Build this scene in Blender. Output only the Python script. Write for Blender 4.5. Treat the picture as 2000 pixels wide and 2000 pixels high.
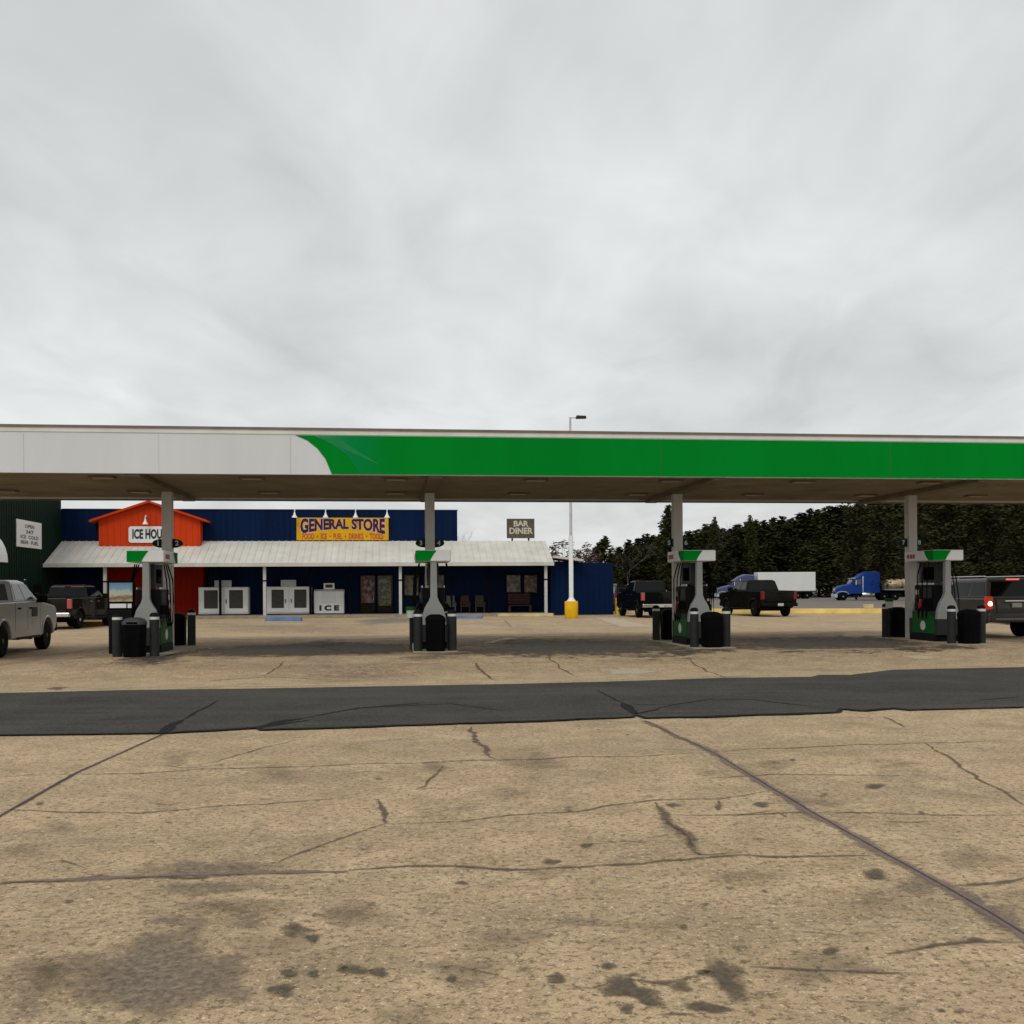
import bpy, math, random
from mathutils import Vector, Matrix, noise as mnoise
random.seed(7)
R = math.radians
sc = bpy.context.scene
C = sc.collection
for o in list(bpy.data.objects):
    bpy.data.objects.remove(o)

# ------------------------------------------------------------------ camera, world, sun, exposure
CAM_H = 1.65          # eye height, metres
F = 2000.0            # focal length in pixels of a 2000 px wide picture
HY = 1151.0           # picture row of the horizon at the centre column
ROLL = 0.0062         # slight roll of the hand-held camera
cam_d = bpy.data.cameras.new("camera")
cam = bpy.data.objects.new("camera", cam_d); C.objects.link(cam)
cam_d.sensor_width = 36; cam_d.lens = 36.0 * F / 2000.0
cam_d.shift_y = (HY - 1000.0) / 2000.0
cam_d.clip_start = 0.05; cam_d.clip_end = 4000
cr, sr = math.cos(ROLL), math.sin(ROLL)
cam.matrix_world = Matrix(((cr, sr, 0, 0), (0, 0, -1, 0), (-sr, cr, 0, CAM_H), (0, 0, 0, 1)))
sc.camera = cam
sc.view_settings.view_transform = 'Standard'
sc.view_settings.look = 'None'
sc.view_settings.exposure = 0.30
sc.view_settings.gamma = 1.0
sc.cycles.max_bounces = 6
sc.cycles.transparent_max_bounces = 12

SUN_EL, SUN_AZ = R(48), R(200)     # azimuth clockwise from +Y
world = bpy.data.worlds.new("World"); sc.world = world; world.use_nodes = True
wn, wl = world.node_tree.nodes, world.node_tree.links
wn.clear()
w_out = wn.new('ShaderNodeOutputWorld'); w_bg = wn.new('ShaderNodeBackground')
w_bg.inputs['Strength'].default_value = 0.1
wl.new(w_bg.outputs[0], w_out.inputs[0])
w_sky = wn.new('ShaderNodeTexSky'); w_sky.sky_type = 'NISHITA'; w_sky.sun_disc = False
w_sky.sun_elevation = SUN_EL; w_sky.sun_rotation = SUN_AZ
w_tc = wn.new('ShaderNodeTexCoord'); w_sep = wn.new('ShaderNodeSeparateXYZ')
wl.new(w_tc.outputs['Generated'], w_sep.inputs[0])
def wmath(op, a, b=None, clamp=False):
    n = wn.new('ShaderNodeMath'); n.operation = op; n.use_clamp = clamp
    for i, v in enumerate((a, b)):
        if v is None: continue
        if isinstance(v, (int, float)): n.inputs[i].default_value = v
        else: wl.new(v, n.inputs[i])
    return n.outputs[0]
zz = wmath('ADD', wmath('MAXIMUM', w_sep.outputs[2], 0.0), 0.16)
w_cmb = wn.new('ShaderNodeCombineXYZ')
wl.new(wmath('DIVIDE', w_sep.outputs[0], zz), w_cmb.inputs[0])
wl.new(wmath('DIVIDE', w_sep.outputs[1], zz), w_cmb.inputs[1])
def wnoise(scale, detail, rough, dist, off):
    mp = wn.new('ShaderNodeMapping'); mp.inputs['Location'].default_value = off
    mp.inputs['Rotation'].default_value = (0, 0, R(-35)); mp.inputs['Scale'].default_value = (1.0, 0.6, 1)
    wl.new(w_cmb.outputs[0], mp.inputs[0])
    n = wn.new('ShaderNodeTexNoise'); n.inputs['Scale'].default_value = scale; n.inputs['Detail'].default_value = detail
    n.inputs['Roughness'].default_value = rough; n.inputs['Distortion'].default_value = dist
    wl.new(mp.outputs[0], n.inputs['Vector'])
    return n.outputs['Fac']
n1 = wnoise(1.15, 5, 0.5, 0.35, (3.1, 1.7, 0)); n2 = wnoise(3.2, 4, 0.55, 0.5, (0.4, 5.2, 0))
cl = wmath('ADD', wmath('MULTIPLY', n1, 0.62), wmath('MULTIPLY', n2, 0.38))
def cloud_bank(d, power, amount):              # a darker or lighter bank of cloud in one part of the sky
    v = wn.new('ShaderNodeVectorMath'); v.operation = 'DOT_PRODUCT'; v.inputs[1].default_value = Vector(d).normalized()
    nv = wn.new('ShaderNodeVectorMath'); nv.operation = 'NORMALIZE'; wl.new(w_tc.outputs['Generated'], nv.inputs[0]); wl.new(nv.outputs[0], v.inputs[0])
    return wmath('MULTIPLY', wmath('POWER', wmath('MAXIMUM', v.outputs['Value'], 0.0), power), amount)
for d_, p_, a_ in (((-0.48, 1, 0.52), 55, -0.16), ((-0.22, 1, 0.42), 160, -0.07), ((0.30, 1, 0.20), 60, -0.02), ((-0.05, 1, 0.50), 90, 0.06), ((-0.34, 1, 0.28), 120, 0.05), ((0.5, 1, 0.40), 90, -0.04), ((-0.3, 1, 0.15), 150, -0.04)):
    cl = wmath('ADD', cl, cloud_bank(d_, p_, a_))
w_rmp = wn.new('ShaderNodeValToRGB')
e = w_rmp.color_ramp.elements
e[0].position = 0.30; e[0].color = (0.465, 0.477, 0.477, 1)
e[1].position = 0.66; e[1].color = (0.71, 0.725, 0.716, 1)
m_ = e.new(0.5); m_.color = (0.595, 0.610, 0.603, 1)
wl.new(cl, w_rmp.inputs[0])
w_vm = wn.new('ShaderNodeVectorMath'); w_vm.operation = 'SCALE'; w_vm.inputs['Scale'].default_value = 9.95
wl.new(w_rmp.outputs[0], w_vm.inputs[0])
w_mix = wn.new('ShaderNodeMix'); w_mix.data_type = 'RGBA'; w_mix.inputs[0].default_value = 0.04
wl.new(w_vm.outputs[0], w_mix.inputs[6]); wl.new(w_sky.outputs[0], w_mix.inputs[7])
wl.new(w_mix.outputs[2], w_bg.inputs['Color'])

sun_d = bpy.data.lights.new("sun", 'SUN'); sun_d.energy = 0.95; sun_d.angle = R(25); sun_d.color = (1.0, 0.96, 0.9)
sun = bpy.data.objects.new("sun", sun_d); C.objects.link(sun)
sun_dir = Vector((math.sin(SUN_AZ) * math.cos(SUN_EL), math.cos(SUN_AZ) * math.cos(SUN_EL), math.sin(SUN_EL)))
sun.rotation_euler = sun_dir.to_track_quat('Z', 'Y').to_euler()

# ------------------------------------------------------------------ measuring helpers (photo pixel -> place in the world)
ANG = R(6.74)                                   # canopy and store are turned this much
EX, EY = (math.cos(ANG), math.sin(ANG)), (-math.sin(ANG), math.cos(ANG))
COL0 = (-8.80, 26.2)                            # first canopy column
STORE0 = (-15.0, 62.0)                          # point on the line of porch posts
PAD = 0.20
def sstep(a, b, t):
    t = min(1, max(0, (t - a) / (b - a))); return t * t * (3 - 2 * t)
def to_n(x, y):
    dx, dy = x - COL0[0], y - COL0[1]
    return dx * EX[0] + dy * EX[1], dx * EY[0] + dy * EY[1]
def gz(x, y):
    l, n = to_n(x, y)
    return PAD * sstep(-7.4, -3.6, n) * (1 - sstep(4.0, 13.0, n)) * sstep(-3.6, -1.2, l) * (1 - sstep(21.4, 24.0, l))
def ray(u, v):
    a, b = (u - 1000.0) / F, (HY - v) / F
    return a * cr + b * sr, -a * sr + b * cr
def G(u, v):                                    # point on the ground
    dx, dz = ray(u, v); z = 0.0
    for _ in range(25):
        t = (z - CAM_H) / dz; z = 0.5 * z + 0.5 * gz(dx * t, t)
    t = (z - CAM_H) / dz
    return Vector((dx * t, t, gz(dx * t, t)))
def P(u, v, Y):
    dx, dz = ray(u, v); return Vector((dx * Y, Y, CAM_H + dz * Y))
def LX(u, v, ly, org=STORE0):                   # local x along facade and height, on the plane at local depth ly
    dx, dz = ray(u, v)
    ox, oy = org[0] + ly * EY[0], org[1] + ly * EY[1]
    # t*(dx,1) = (ox,oy) + lx*EX
    lx = (ox - dx * oy) / (dx * EX[1] - EX[0])
    t = oy + lx * EX[1]
    return lx, CAM_H + dz * t

# ------------------------------------------------------------------ materials
def lin(r, g, b):
    f = lambda c: (c / 255 / 12.92) if c <= 10 else ((c / 255 + 0.055) / 1.055) ** 2.4
    return (f(r), f(g), f(b))
def mat(name, rgb, rough=0.6, metal=0.0, var=0.12, scale=3.0, bump=0.0, bscale=30.0, emit=None, estr=0.0, spec=0.5, coat=0.0, streak=False):
    m = bpy.data.materials.new(name); m.use_nodes = True
    nt = m.node_tree; b = nt.nodes['Principled BSDF']
    b.inputs['Roughness'].default_value = rough; b.inputs['Metallic'].default_value = metal
    b.inputs['Specular IOR Level'].default_value = spec
    b.inputs['Coat Weight'].default_value = coat
    if var > 0:
        tc = nt.nodes.new('ShaderNodeTexCoord'); n = nt.nodes.new('ShaderNodeTexNoise')
        n.inputs['Scale'].default_value = scale; n.inputs['Detail'].default_value = 5; n.inputs['Roughness'].default_value = 0.65
        if streak:
            mp = nt.nodes.new('ShaderNodeMapping'); mp.inputs['Scale'].default_value = (1, 1, 0.12)
            nt.links.new(tc.outputs['Object'], mp.inputs[0]); nt.links.new(mp.outputs[0], n.inputs['Vector'])
        else:
            nt.links.new(tc.outputs['Object'], n.inputs['Vector'])
        r = nt.nodes.new('ShaderNodeValToRGB')
        r.color_ramp.elements[0].position = 0.3; r.color_ramp.elements[1].position = 0.7
        r.color_ramp.elements[0].color = tuple(c * (1 - var) for c in rgb) + (1,)
        r.color_ramp.elements[1].color = tuple(min(1, c * (1 + var)) for c in rgb) + (1,)
        nt.links.new(n.outputs['Fac'], r.inputs[0]); nt.links.new(r.outputs[0], b.inputs['Base Color'])
    else:
        b.inputs['Base Color'].default_value = tuple(rgb) + (1,)
    if bump > 0:
        tc = nt.nodes.new('ShaderNodeTexCoord'); n = nt.nodes.new('ShaderNodeTexNoise')
        n.inputs['Scale'].default_value = bscale; n.inputs['Detail'].default_value = 4
        bp = nt.nodes.new('ShaderNodeBump'); bp.inputs['Strength'].default_value = bump; bp.inputs['Distance'].default_value = 0.02
        nt.links.new(tc.outputs['Object'], n.inputs['Vector']); nt.links.new(n.outputs['Fac'], bp.inputs['Height'])
        nt.links.new(bp.outputs[0], b.inputs['Normal'])
    if emit:
        b.inputs['Emission Color'].default_value = tuple(emit) + (1,); b.inputs['Emission Strength'].default_value = estr
    return m
class M: pass
M.white = mat('white_painted_metal', (0.74, 0.75, 0.75), 0.45, var=0.06, scale=1.2, streak=True)
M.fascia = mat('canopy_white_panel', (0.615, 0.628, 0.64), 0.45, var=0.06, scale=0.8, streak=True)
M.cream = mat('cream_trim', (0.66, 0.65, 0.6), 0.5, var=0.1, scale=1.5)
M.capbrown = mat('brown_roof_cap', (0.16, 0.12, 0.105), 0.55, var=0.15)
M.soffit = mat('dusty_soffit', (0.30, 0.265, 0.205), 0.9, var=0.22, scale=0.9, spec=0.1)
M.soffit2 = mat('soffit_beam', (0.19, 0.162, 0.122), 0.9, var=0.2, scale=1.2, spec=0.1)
M.fixture = mat('soffit_light_lens', (0.30, 0.28, 0.24), 0.5, var=0.1)
M.column = mat('column_paint', (0.52, 0.51, 0.48), 0.55, var=0.1, scale=1.5, streak=True)
M.navy = mat('navy_metal_siding', (0.0018, 0.0115, 0.046), 0.65, var=0.3, scale=0.8, spec=0.07, streak=True)
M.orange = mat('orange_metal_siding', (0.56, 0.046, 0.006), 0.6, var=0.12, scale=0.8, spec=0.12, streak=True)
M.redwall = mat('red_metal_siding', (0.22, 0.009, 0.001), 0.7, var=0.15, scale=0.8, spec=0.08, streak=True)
M.green_wall = mat('dark_green_siding', (0.0045, 0.017, 0.010), 0.7, var=0.2, scale=0.8, spec=0.1, streak=True)
M.roof = mat('pale_metal_roof', (0.56, 0.54, 0.49), 0.6, var=0.12, scale=0.9, spec=0.25)
M.post = mat('grey_white_post', (0.50, 0.50, 0.49), 0.55, var=0.1)
M.black = mat('black_plastic', (0.006, 0.006, 0.0065), 0.55, var=0.25, spec=0.07)
M.matblack = mat('flat_black', (0.004, 0.004, 0.004), 0.9, var=0.2, spec=0.06)
M.timber = mat('dark_timber', (0.005, 0.005, 0.009), 0.9, var=0.3, spec=0.08)
M.bollard = mat('dark_grey_bollard_paint', (0.026, 0.029, 0.027), 0.6, var=0.2, scale=6, spec=0.1)
M.band = mat('reflective_band', (0.55, 0.56, 0.54), 0.4, var=0.1)
M.bin = mat('black_bin_plastic', (0.0035, 0.0035, 0.004), 0.75, var=0.3, spec=0.04, bump=0.2)
M.binlid = mat('grey_bin_lid', (0.05, 0.051, 0.054), 0.6, var=0.15, spec=0.2)
M.grey = mat('pump_grey', (0.26, 0.265, 0.255), 0.45, var=0.08, spec=0.3)
M.dgrey = mat('pump_dark_grey', (0.030, 0.032, 0.032), 0.55, var=0.12, spec=0.12)
M.green = mat('fuel_green', (0.0004, 0.212, 0.020), 0.7, var=0.10, scale=0.5, spec=0.03, streak=True)
M.dgreen = mat('deep_green', (0.004, 0.11, 0.014), 0.45, var=0.08)
M.signgreen = mat('sign_green', (0.002, 0.014, 0.007), 0.5, var=0.08, spec=0.15)
M.pumpgreen = mat('pump_panel_green', (0.001, 0.085, 0.010), 0.5, var=0.12, spec=0.12)
M.red = mat('red_print', (0.35, 0.02, 0.03), 0.5, var=0.1)
M.concrete = mat('island_concrete', (0.30, 0.25, 0.18), 0.9, var=0.25, scale=4, bump=0.3)
M.yellow = mat('yellow_paint', (0.74, 0.42, 0.008), 0.7, var=0.14, scale=3, spec=0.15)
M.kerbyellow = mat('weathered_yellow_kerb', (0.72, 0.52, 0.17), 0.9, var=0.22, scale=1.2, spec=0.1)
M.palekerb = mat('faded_cream_kerb', (0.50, 0.40, 0.20), 0.85, var=0.25, scale=2)
M.bluekerb = mat('blue_kerb_paint', (0.12, 0.20, 0.36), 0.8, var=0.25, scale=3, spec=0.1)
M.tyre = mat('tyre_rubber', (0.0055, 0.0055, 0.0055), 0.9, var=0.2, spec=0.08)
M.rim = mat('alloy_rim', (0.40, 0.39, 0.36), 0.35, 0.8, var=0.1)
M.rimtan = mat('pale_rim', (0.42, 0.38, 0.28), 0.5, 0.2, var=0.1)
M.rimdark = mat('dark_rim', (0.014, 0.014, 0.015), 0.5, 0.3, var=0.1)
M.chrome = mat('chrome', (0.65, 0.65, 0.64), 0.15, 1.0, var=0.0)
M.glass = mat('tinted_glass', (0.0025, 0.003, 0.0034), 0.04, var=0.0, spec=0.22)
M.glass_grey = mat('car_window_glass', (0.05, 0.055, 0.055), 0.08, var=0.0, spec=0.6)
M.tail = mat('tail_lamp_red', (0.16, 0.010, 0.012), 0.25, var=0.0, spec=0.3)
M.tailpink = mat('tail_lamp_faded', (0.40, 0.075, 0.06), 0.25, var=0.0)
M.taillit = mat('tail_lamp_lit', (0.30, 0.006, 0.004), 0.3, var=0.0, emit=(1.0, 0.04, 0.02), estr=0.22)
M.brakelit = mat('brake_lamp_lit', (0.5, 0.05, 0.05), 0.3, var=0.0, emit=(1.0, 0.16, 0.15), estr=0.7)
M.bulb = mat('lamp_bulb_lit', (0.9, 0.8, 0.5), 0.3, var=0.0, emit=(1.0, 0.74, 0.28), estr=4.0)
M.lens = mat('headlamp_lens', (0.55, 0.57, 0.58), 0.1, var=0.0)
M.plate = mat('number_plate', (0.45, 0.46, 0.45), 0.5, var=0.15, scale=14)
M.wtruck = mat('silver_white_paint', (0.275, 0.278, 0.27), 0.3, var=0.04, coat=0.3)
M.btruck = mat('brown_black_paint', (0.012, 0.009, 0.0065), 0.5, 0.0, var=0.1, coat=0.3, spec=0.0)
M.ktruck = mat('black_paint', (0.004, 0.0043, 0.0048), 0.5, 0.0, var=0.1, coat=0.3, spec=0.0)
M.mudtruck = mat('dusty_black_paint', (0.008, 0.0078, 0.0058), 0.6, 0.0, var=0.45, scale=1.4, coat=0.2, spec=0.0)
M.suv = mat('grey_metallic_paint', (0.075, 0.067, 0.061), 0.45, 0.0, var=0.08, coat=0.35, spec=0.1)
M.semiblue = mat('blue_truck_paint', (0.001, 0.030, 0.20), 0.45, var=0.15, coat=0.05, spec=0.2)
M.semipale = mat('pale_truck_paint', (0.42, 0.47, 0.55), 0.35, var=0.1)
M.trailer = mat('white_trailer_side', (0.70, 0.71, 0.69), 0.5, var=0.05, scale=0.5)
M.tanload = mat('tan_bundle', (0.58, 0.44, 0.27), 0.9, var=0.55, scale=1.4, bump=0.5, bscale=4)
M.signyellow = mat('sign_yellow', (0.68, 0.36, 0.008), 0.6, var=0.16, scale=1.2, spec=0.1)
M.signbrown = mat('sign_brown', (0.075, 0.060, 0.042), 0.6, var=0.35, scale=1.6)
M.purple = mat('letter_purple', (0.07, 0.012, 0.045), 0.6, var=0.15, spec=0.1)
M.letred = mat('letter_red', (0.46, 0.055, 0.02), 0.5, var=0.15)
M.letcream = mat('letter_cream', (0.50, 0.46, 0.36), 0.5, var=0.2)
M.letblack = mat('letter_black', (0.015, 0.018, 0.016), 0.5, var=0.1)
M.letgreen = mat('number_pale', (0.45, 0.50, 0.46), 0.5, var=0.05)
M.icebox = mat('ice_box_white', (0.80, 0.81, 0.82), 0.4, var=0.05, scale=1.5)
M.iceglass = mat('ice_box_mesh_door', (0.06, 0.06, 0.054), 0.5, var=0.25, scale=8, spec=0.2)
M.icesign = mat('ice_sign_pale_blue', (0.40, 0.47, 0.49), 0.5, var=0.15, scale=3)
M.wood = mat('worn_red_wood', (0.075, 0.034, 0.028), 0.8, var=0.3, scale=6, spec=0.1)
M.tanfab = mat('tan_chair', (0.085, 0.062, 0.040), 0.85, var=0.3, scale=8, spec=0.1)
M.greyfab = mat('grey_chair', (0.12, 0.125, 0.125), 0.8, var=0.2, scale=8, spec=0.1)
M.brick = mat('distant_brick', (0.11, 0.064, 0.05), 0.9, var=0.25, scale=1.5, spec=0.1)
M.bark = mat('bark', (0.022, 0.018, 0.014), 0.95, var=0.3, scale=4, spec=0.05)
M.twig = mat('grey_twigs', (0.105, 0.088, 0.078), 0.9, var=0.2, spec=0.1)
M.galv = mat('galvanised_pole', (0.50, 0.50, 0.50), 0.5, 0.0, var=0.1)

def foliage_mat(name, dark, light, scale=0.45):
    m = bpy.data.materials.new(name); m.use_nodes = True
    nt = m.node_tree; b = nt.nodes['Principled BSDF']; b.inputs['Roughness'].default_value = 0.8
    b.inputs['Specular IOR Level'].default_value = 0.05
    geo = nt.nodes.new('ShaderNodeNewGeometry'); oi = nt.nodes.new('ShaderNodeObjectInfo')
    n = nt.nodes.new('ShaderNodeTexNoise'); n.inputs['Scale'].default_value = scale; n.inputs['Detail'].default_value = 3
    nt.links.new(geo.outputs['Position'], n.inputs['Vector'])
    a = nt.nodes.new('ShaderNodeMath'); a.operation = 'MULTIPLY_ADD'; a.inputs[1].default_value = 0.35
    nt.links.new(geo.outputs['Random Per Island'], a.inputs[0])
    a2 = nt.nodes.new('ShaderNodeMath'); a2.operation = 'MULTIPLY_ADD'; a2.inputs[1].default_value = 0.45; a2.inputs[2].default_value = -0.15
    nt.links.new(oi.outputs['Random'], a2.inputs[0]); 
    a3 = nt.nodes.new('ShaderNodeMath'); a3.operation = 'MULTIPLY_ADD'; a3.inputs[1].default_value = 0.6
    nt.links.new(n.outputs['Fac'], a3.inputs[0]); nt.links.new(a2.outputs[0], a3.inputs[2])
    nt.links.new(a3.outputs[0], a.inputs[2])
    r = nt.nodes.new('ShaderNodeValToRGB')
    r.color_ramp.elements[0].position = 0.2; r.color_ramp.elements[1].position = 0.95
    r.color_ramp.elements[0].color = dark + (1,); r.color_ramp.elements[1].color = light + (1,)
    nt.links.new(a.outputs[0], r.inputs[0]); nt.links.new(r.outputs[0], b.inputs['Base Color'])
    return m
M.pine = foliage_mat('pine_needles', (0.0200, 0.0230, 0.0070), (0.048, 0.052, 0.018))
M.hard = foliage_mat('broadleaf_leaves', (0.0205, 0.0225, 0.0075), (0.050, 0.050, 0.019))
M.brush = foliage_mat('brush_leaves', (0.006, 0.0055, 0.0032), (0.026, 0.022, 0.012))

# ------------------------------------------------------------------ mesh builder
class MB:
    def __init__(s): s.v, s.f, s.m = [], [], []
    def add(s, vs, fs, m=0):
        o = len(s.v); s.v += [tuple(p) for p in vs]
        s.f += [tuple(i + o for i in f) for f in fs]; s.m += [m] * len(fs); return s
    def box(s, x0, x1, y0, y1, z0, z1, m=0):
        return s.add([(x0, y0, z0), (x1, y0, z0), (x1, y1, z0), (x0, y1, z0), (x0, y0, z1), (x1, y0, z1), (x1, y1, z1), (x0, y1, z1)],
                     [(3, 2, 1, 0), (4, 5, 6, 7), (0, 1, 5, 4), (1, 2, 6, 5), (2, 3, 7, 6), (3, 0, 4, 7)], m)
    def prism(s, poly, axis, a, b, m=0):
        n = len(poly)
        def pt(p, t):
            return (t, p[0], p[1]) if axis == 'x' else ((p[0], t, p[1]) if axis == 'y' else (p[0], p[1], t))
        vs = [pt(p, a) for p in poly] + [pt(p, b) for p in poly]
        return s.add(vs, [tuple(range(n))[::-1], tuple(range(n, 2 * n))] + [(i, (i + 1) % n, n + (i + 1) % n, n + i) for i in range(n)], m)
    def loft(s, rings, m=0, cap=True, closed=True):
        n = len(rings[0]); vs = [p for r in rings for p in r]; fs = []
        for k in range(len(rings) - 1):
            for i in range(n if closed else n - 1):
                j = (i + 1) % n
                fs.append((k * n + i, k * n + j, (k + 1) * n + j, (k + 1) * n + i))
        if cap:
            fs.append(tuple(range(n))[::-1]); fs.append(tuple(range((len(rings) - 1) * n, len(rings) * n)))
        return s.add(vs, fs, m)
    def tube(s, pts, rad, n=8, m=0, cap=True):
        pts = [Vector(p) for p in pts]; rings = []
        for i, p in enumerate(pts):
            d = (pts[min(i + 1, len(pts) - 1)] - pts[max(i - 1, 0)]).normalized()
            u = d.cross(Vector((0, 0, 1)));
            if u.length < 1e-3: u = d.cross(Vector((1, 0, 0)))
            u.normalize(); w = d.cross(u).normalized()
            r = rad[i] if isinstance(rad, (list, tuple)) else rad
            rings.append([p + (u * math.cos(2 * math.pi * k / n) + w * math.sin(2 * math.pi * k / n)) * r for k in range(n)])
        return s.loft(rings, m, cap)
    def lathe(s, prof, n=24, c=(0, 0, 0), axis='z', m=0):
        rings = []
        for r, z in prof:
            ring = []
            for k in range(n):
                a = 2 * math.pi * k / n; p = (r * math.cos(a), r * math.sin(a))
                ring.append((c[0] + p[0], c[1] + p[1], c[2] + z) if axis == 'z' else (c[0] + z, c[1] + p[0], c[2] + p[1]))
            rings.append(ring)
        return s.loft(rings, m)
    def build(s, name, mats, parent=None, bevel=0.0, smooth=None, seg=2):
        me = bpy.data.meshes.new(name); me.from_pydata(s.v, [], s.f)
        if not isinstance(mats, (list, tuple)): mats = [mats]
        for x in mats: me.materials.append(x)
        me.polygons.foreach_set('material_index', s.m)
        me.update()
        if smooth is not None:
            me.shade_smooth(); me.set_sharp_from_angle(angle=R(smooth))
        o = bpy.data.objects.new(name, me); C.objects.link(o)
        if parent: o.parent = parent
        if bevel:
            b = o.modifiers.new('bevel', 'BEVEL'); b.width = bevel; b.segments = seg; b.limit_method = 'ANGLE'; b.angle_limit = R(30)
        return o
def tag(o, label, cat, group=None):
    o['label'] = label; o['category'] = cat
    if group: o['group'] = group
    return o
def thing(name, label, cat, loc=(0, 0, 0), rz=0.0, group=None):
    o = bpy.data.objects.new(name, None); C.objects.link(o); o.location = loc; o.rotation_euler = (0, 0, rz); o.empty_display_size = 0.2
    return tag(o, label, cat, group)
def copy_tree(o, parent=None):
    c = o.copy(); C.objects.link(c)
    if parent: c.parent = parent
    for ch in [x for x in bpy.data.objects if x.parent == o]: copy_tree(ch, c)
    return c
def struct(o): o['kind'] = 'structure'; return o
_tmp = []
def text_mb(s, size, bold=0.0, warp=None, spacing=1.0, depth=0.0, width=None):
    """centred lettering as a mesh in the x-z plane facing -y"""
    cu = bpy.data.curves.new('lettering', 'FONT'); cu.body = s; cu.size = size; cu.offset = bold
    cu.align_x = 'CENTER'; cu.align_y = 'CENTER'; cu.space_character = spacing; cu.extrude = depth; cu.resolution_u = 3
    ob = bpy.data.objects.new('lettering_tmp', cu); C.objects.link(ob)
    me = ob.to_mesh()
    xs = [v.co.x for v in me.vertices]; k = 1.0
    if width and xs: k = width / (max(xs) - min(xs))
    mb = MB(); vs = []
    for v in me.vertices:
        x, y, z = v.co.x * k, v.co.y, v.co.z
        if warp: x, y = warp(x, y)
        vs.append((x, -z, y))
    mb.add(vs, [tuple(p.vertices) for p in me.polygons])
    ob.to_mesh_clear(); bpy.data.objects.remove(ob); bpy.data.curves.remove(cu)
    return mb
def shift(mb, d):
    mb.v = [(x + d[0], y + d[1], z + d[2]) for x, y, z in mb.v]; return mb

# ------------------------------------------------------------------ ground
def ground_mat():
    m = bpy.data.materials.new('worn_tan_pavement'); m.use_nodes = True
    nt = m.node_tree; N, L = nt.nodes, nt.links; b = N['Principled BSDF']; b.inputs['Roughness'].default_value = 0.9
    b.inputs['Specular IOR Level'].default_value = 0.25
    tc = N.new('ShaderNodeTexCoord')
    def noise(scale, det=4, rough=0.6, dist=0.0, vec=None):
        n = N.new('ShaderNodeTexNoise'); n.inputs['Scale'].default_value = scale; n.inputs['Detail'].default_value = det
        n.inputs['Roughness'].default_value = rough; n.inputs['Distortion'].default_value = dist
        L.new(vec or tc.outputs['Object'], n.inputs['Vector']); return n.outputs['Fac']
    def ramp(fac, p0, p1, c0=(0, 0, 0), c1=(1, 1, 1)):
        r = N.new('ShaderNodeValToRGB'); r.color_ramp.elements[0].position = p0; r.color_ramp.elements[1].position = p1
        r.color_ramp.elements[0].color = c0 + (1,); r.color_ramp.elements[1].color = c1 + (1,); L.new(fac, r.inputs[0]); return r.outputs[0]
    def mix(f, a, c, blend='MIX'):
        x = N.new('ShaderNodeMix'); x.data_type = 'RGBA'; x.blend_type = blend
        if isinstance(f, float): x.inputs[0].default_value = f
        else: L.new(f, x.inputs[0])
        for i, s_ in ((6, a), (7, c)):
            if isinstance(s_, tuple): x.inputs[i].default_value = s_ + (1,)
            else: L.new(s_, x.inputs[i])
        return x.outputs[2]
    base = ramp(noise(0.35, 5, 0.6), 0.35, 0.68, (0.330, 0.240, 0.142), (0.452, 0.334, 0.203))
    mott = ramp(noise(1.6, 6, 0.7, 0.3), 0.44, 0.64)
    c = mix(mott, base, (0.505, 0.378, 0.233))
    pink = ramp(noise(0.8, 4, 0.6, 0.5), 0.50, 0.72)
    c = mix(mix(0.55, (0.0, 0.0, 0.0), pink), c, (0.485, 0.335, 0.224))
    # drawn-out tyre wear running along the lanes
    mp = N.new('ShaderNodeMapping'); mp.inputs['Rotation'].default_value = (0, 0, -ANG); mp.inputs['Scale'].default_value = (0.10, 0.55, 1)
    L.new(tc.outputs['Object'], mp.inputs[0])
    wear = ramp(noise(1.0, 5, 0.65, 0.4, mp.outputs[0]), 0.48, 0.72)
    c = mix(mix(0.55, (0.0, 0.0, 0.0), wear), c, (0.225, 0.168, 0.115))
    dirt = ramp(noise(0.9, 7, 0.75, 0.6), 0.52, 0.68)
    c = mix(mix(0.72, (0.0, 0.0, 0.0), dirt), c, (0.20, 0.155, 0.100))
    blot = ramp(noise(5.5, 5, 0.75, 0.4), 0.52, 0.66)
    c = mix(mix(0.60, (0.0, 0.0, 0.0), blot), c, (0.215, 0.165, 0.105))
    # aggregate: dark and light stones of two sizes
    spk = ramp(noise(21, 5, 0.85), 0.515, 0.585)
    c = mix(mix(0.88, (0, 0, 0), spk), c, (0.135, 0.100, 0.058))
    spl = ramp(noise(31, 3, 0.8), 0.57, 0.66)
    c = mix(mix(0.72, (0, 0, 0), spl), c, (0.70, 0.57, 0.40))
    vor = N.new('ShaderNodeTexVoronoi'); vor.inputs['Scale'].default_value = 60; L.new(tc.outputs['Object'], vor.inputs['Vector'])
    stone = ramp(vor.outputs['Distance'], 0.10, 0.45, (0.72, 0.71, 0.70), (1.12, 1.11, 1.09))
    c = mix(0.8, c, stone, 'MULTIPLY')
    L.new(c, b.inputs['Base Color'])
    bp = N.new('ShaderNodeBump'); bp.inputs['Strength'].default_value = 0.5; bp.inputs['Distance'].default_value = 0.01
    L.new(noise(60, 4, 0.7), bp.inputs['Height']); L.new(bp.outputs[0], b.inputs['Normal'])
    return m
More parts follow.
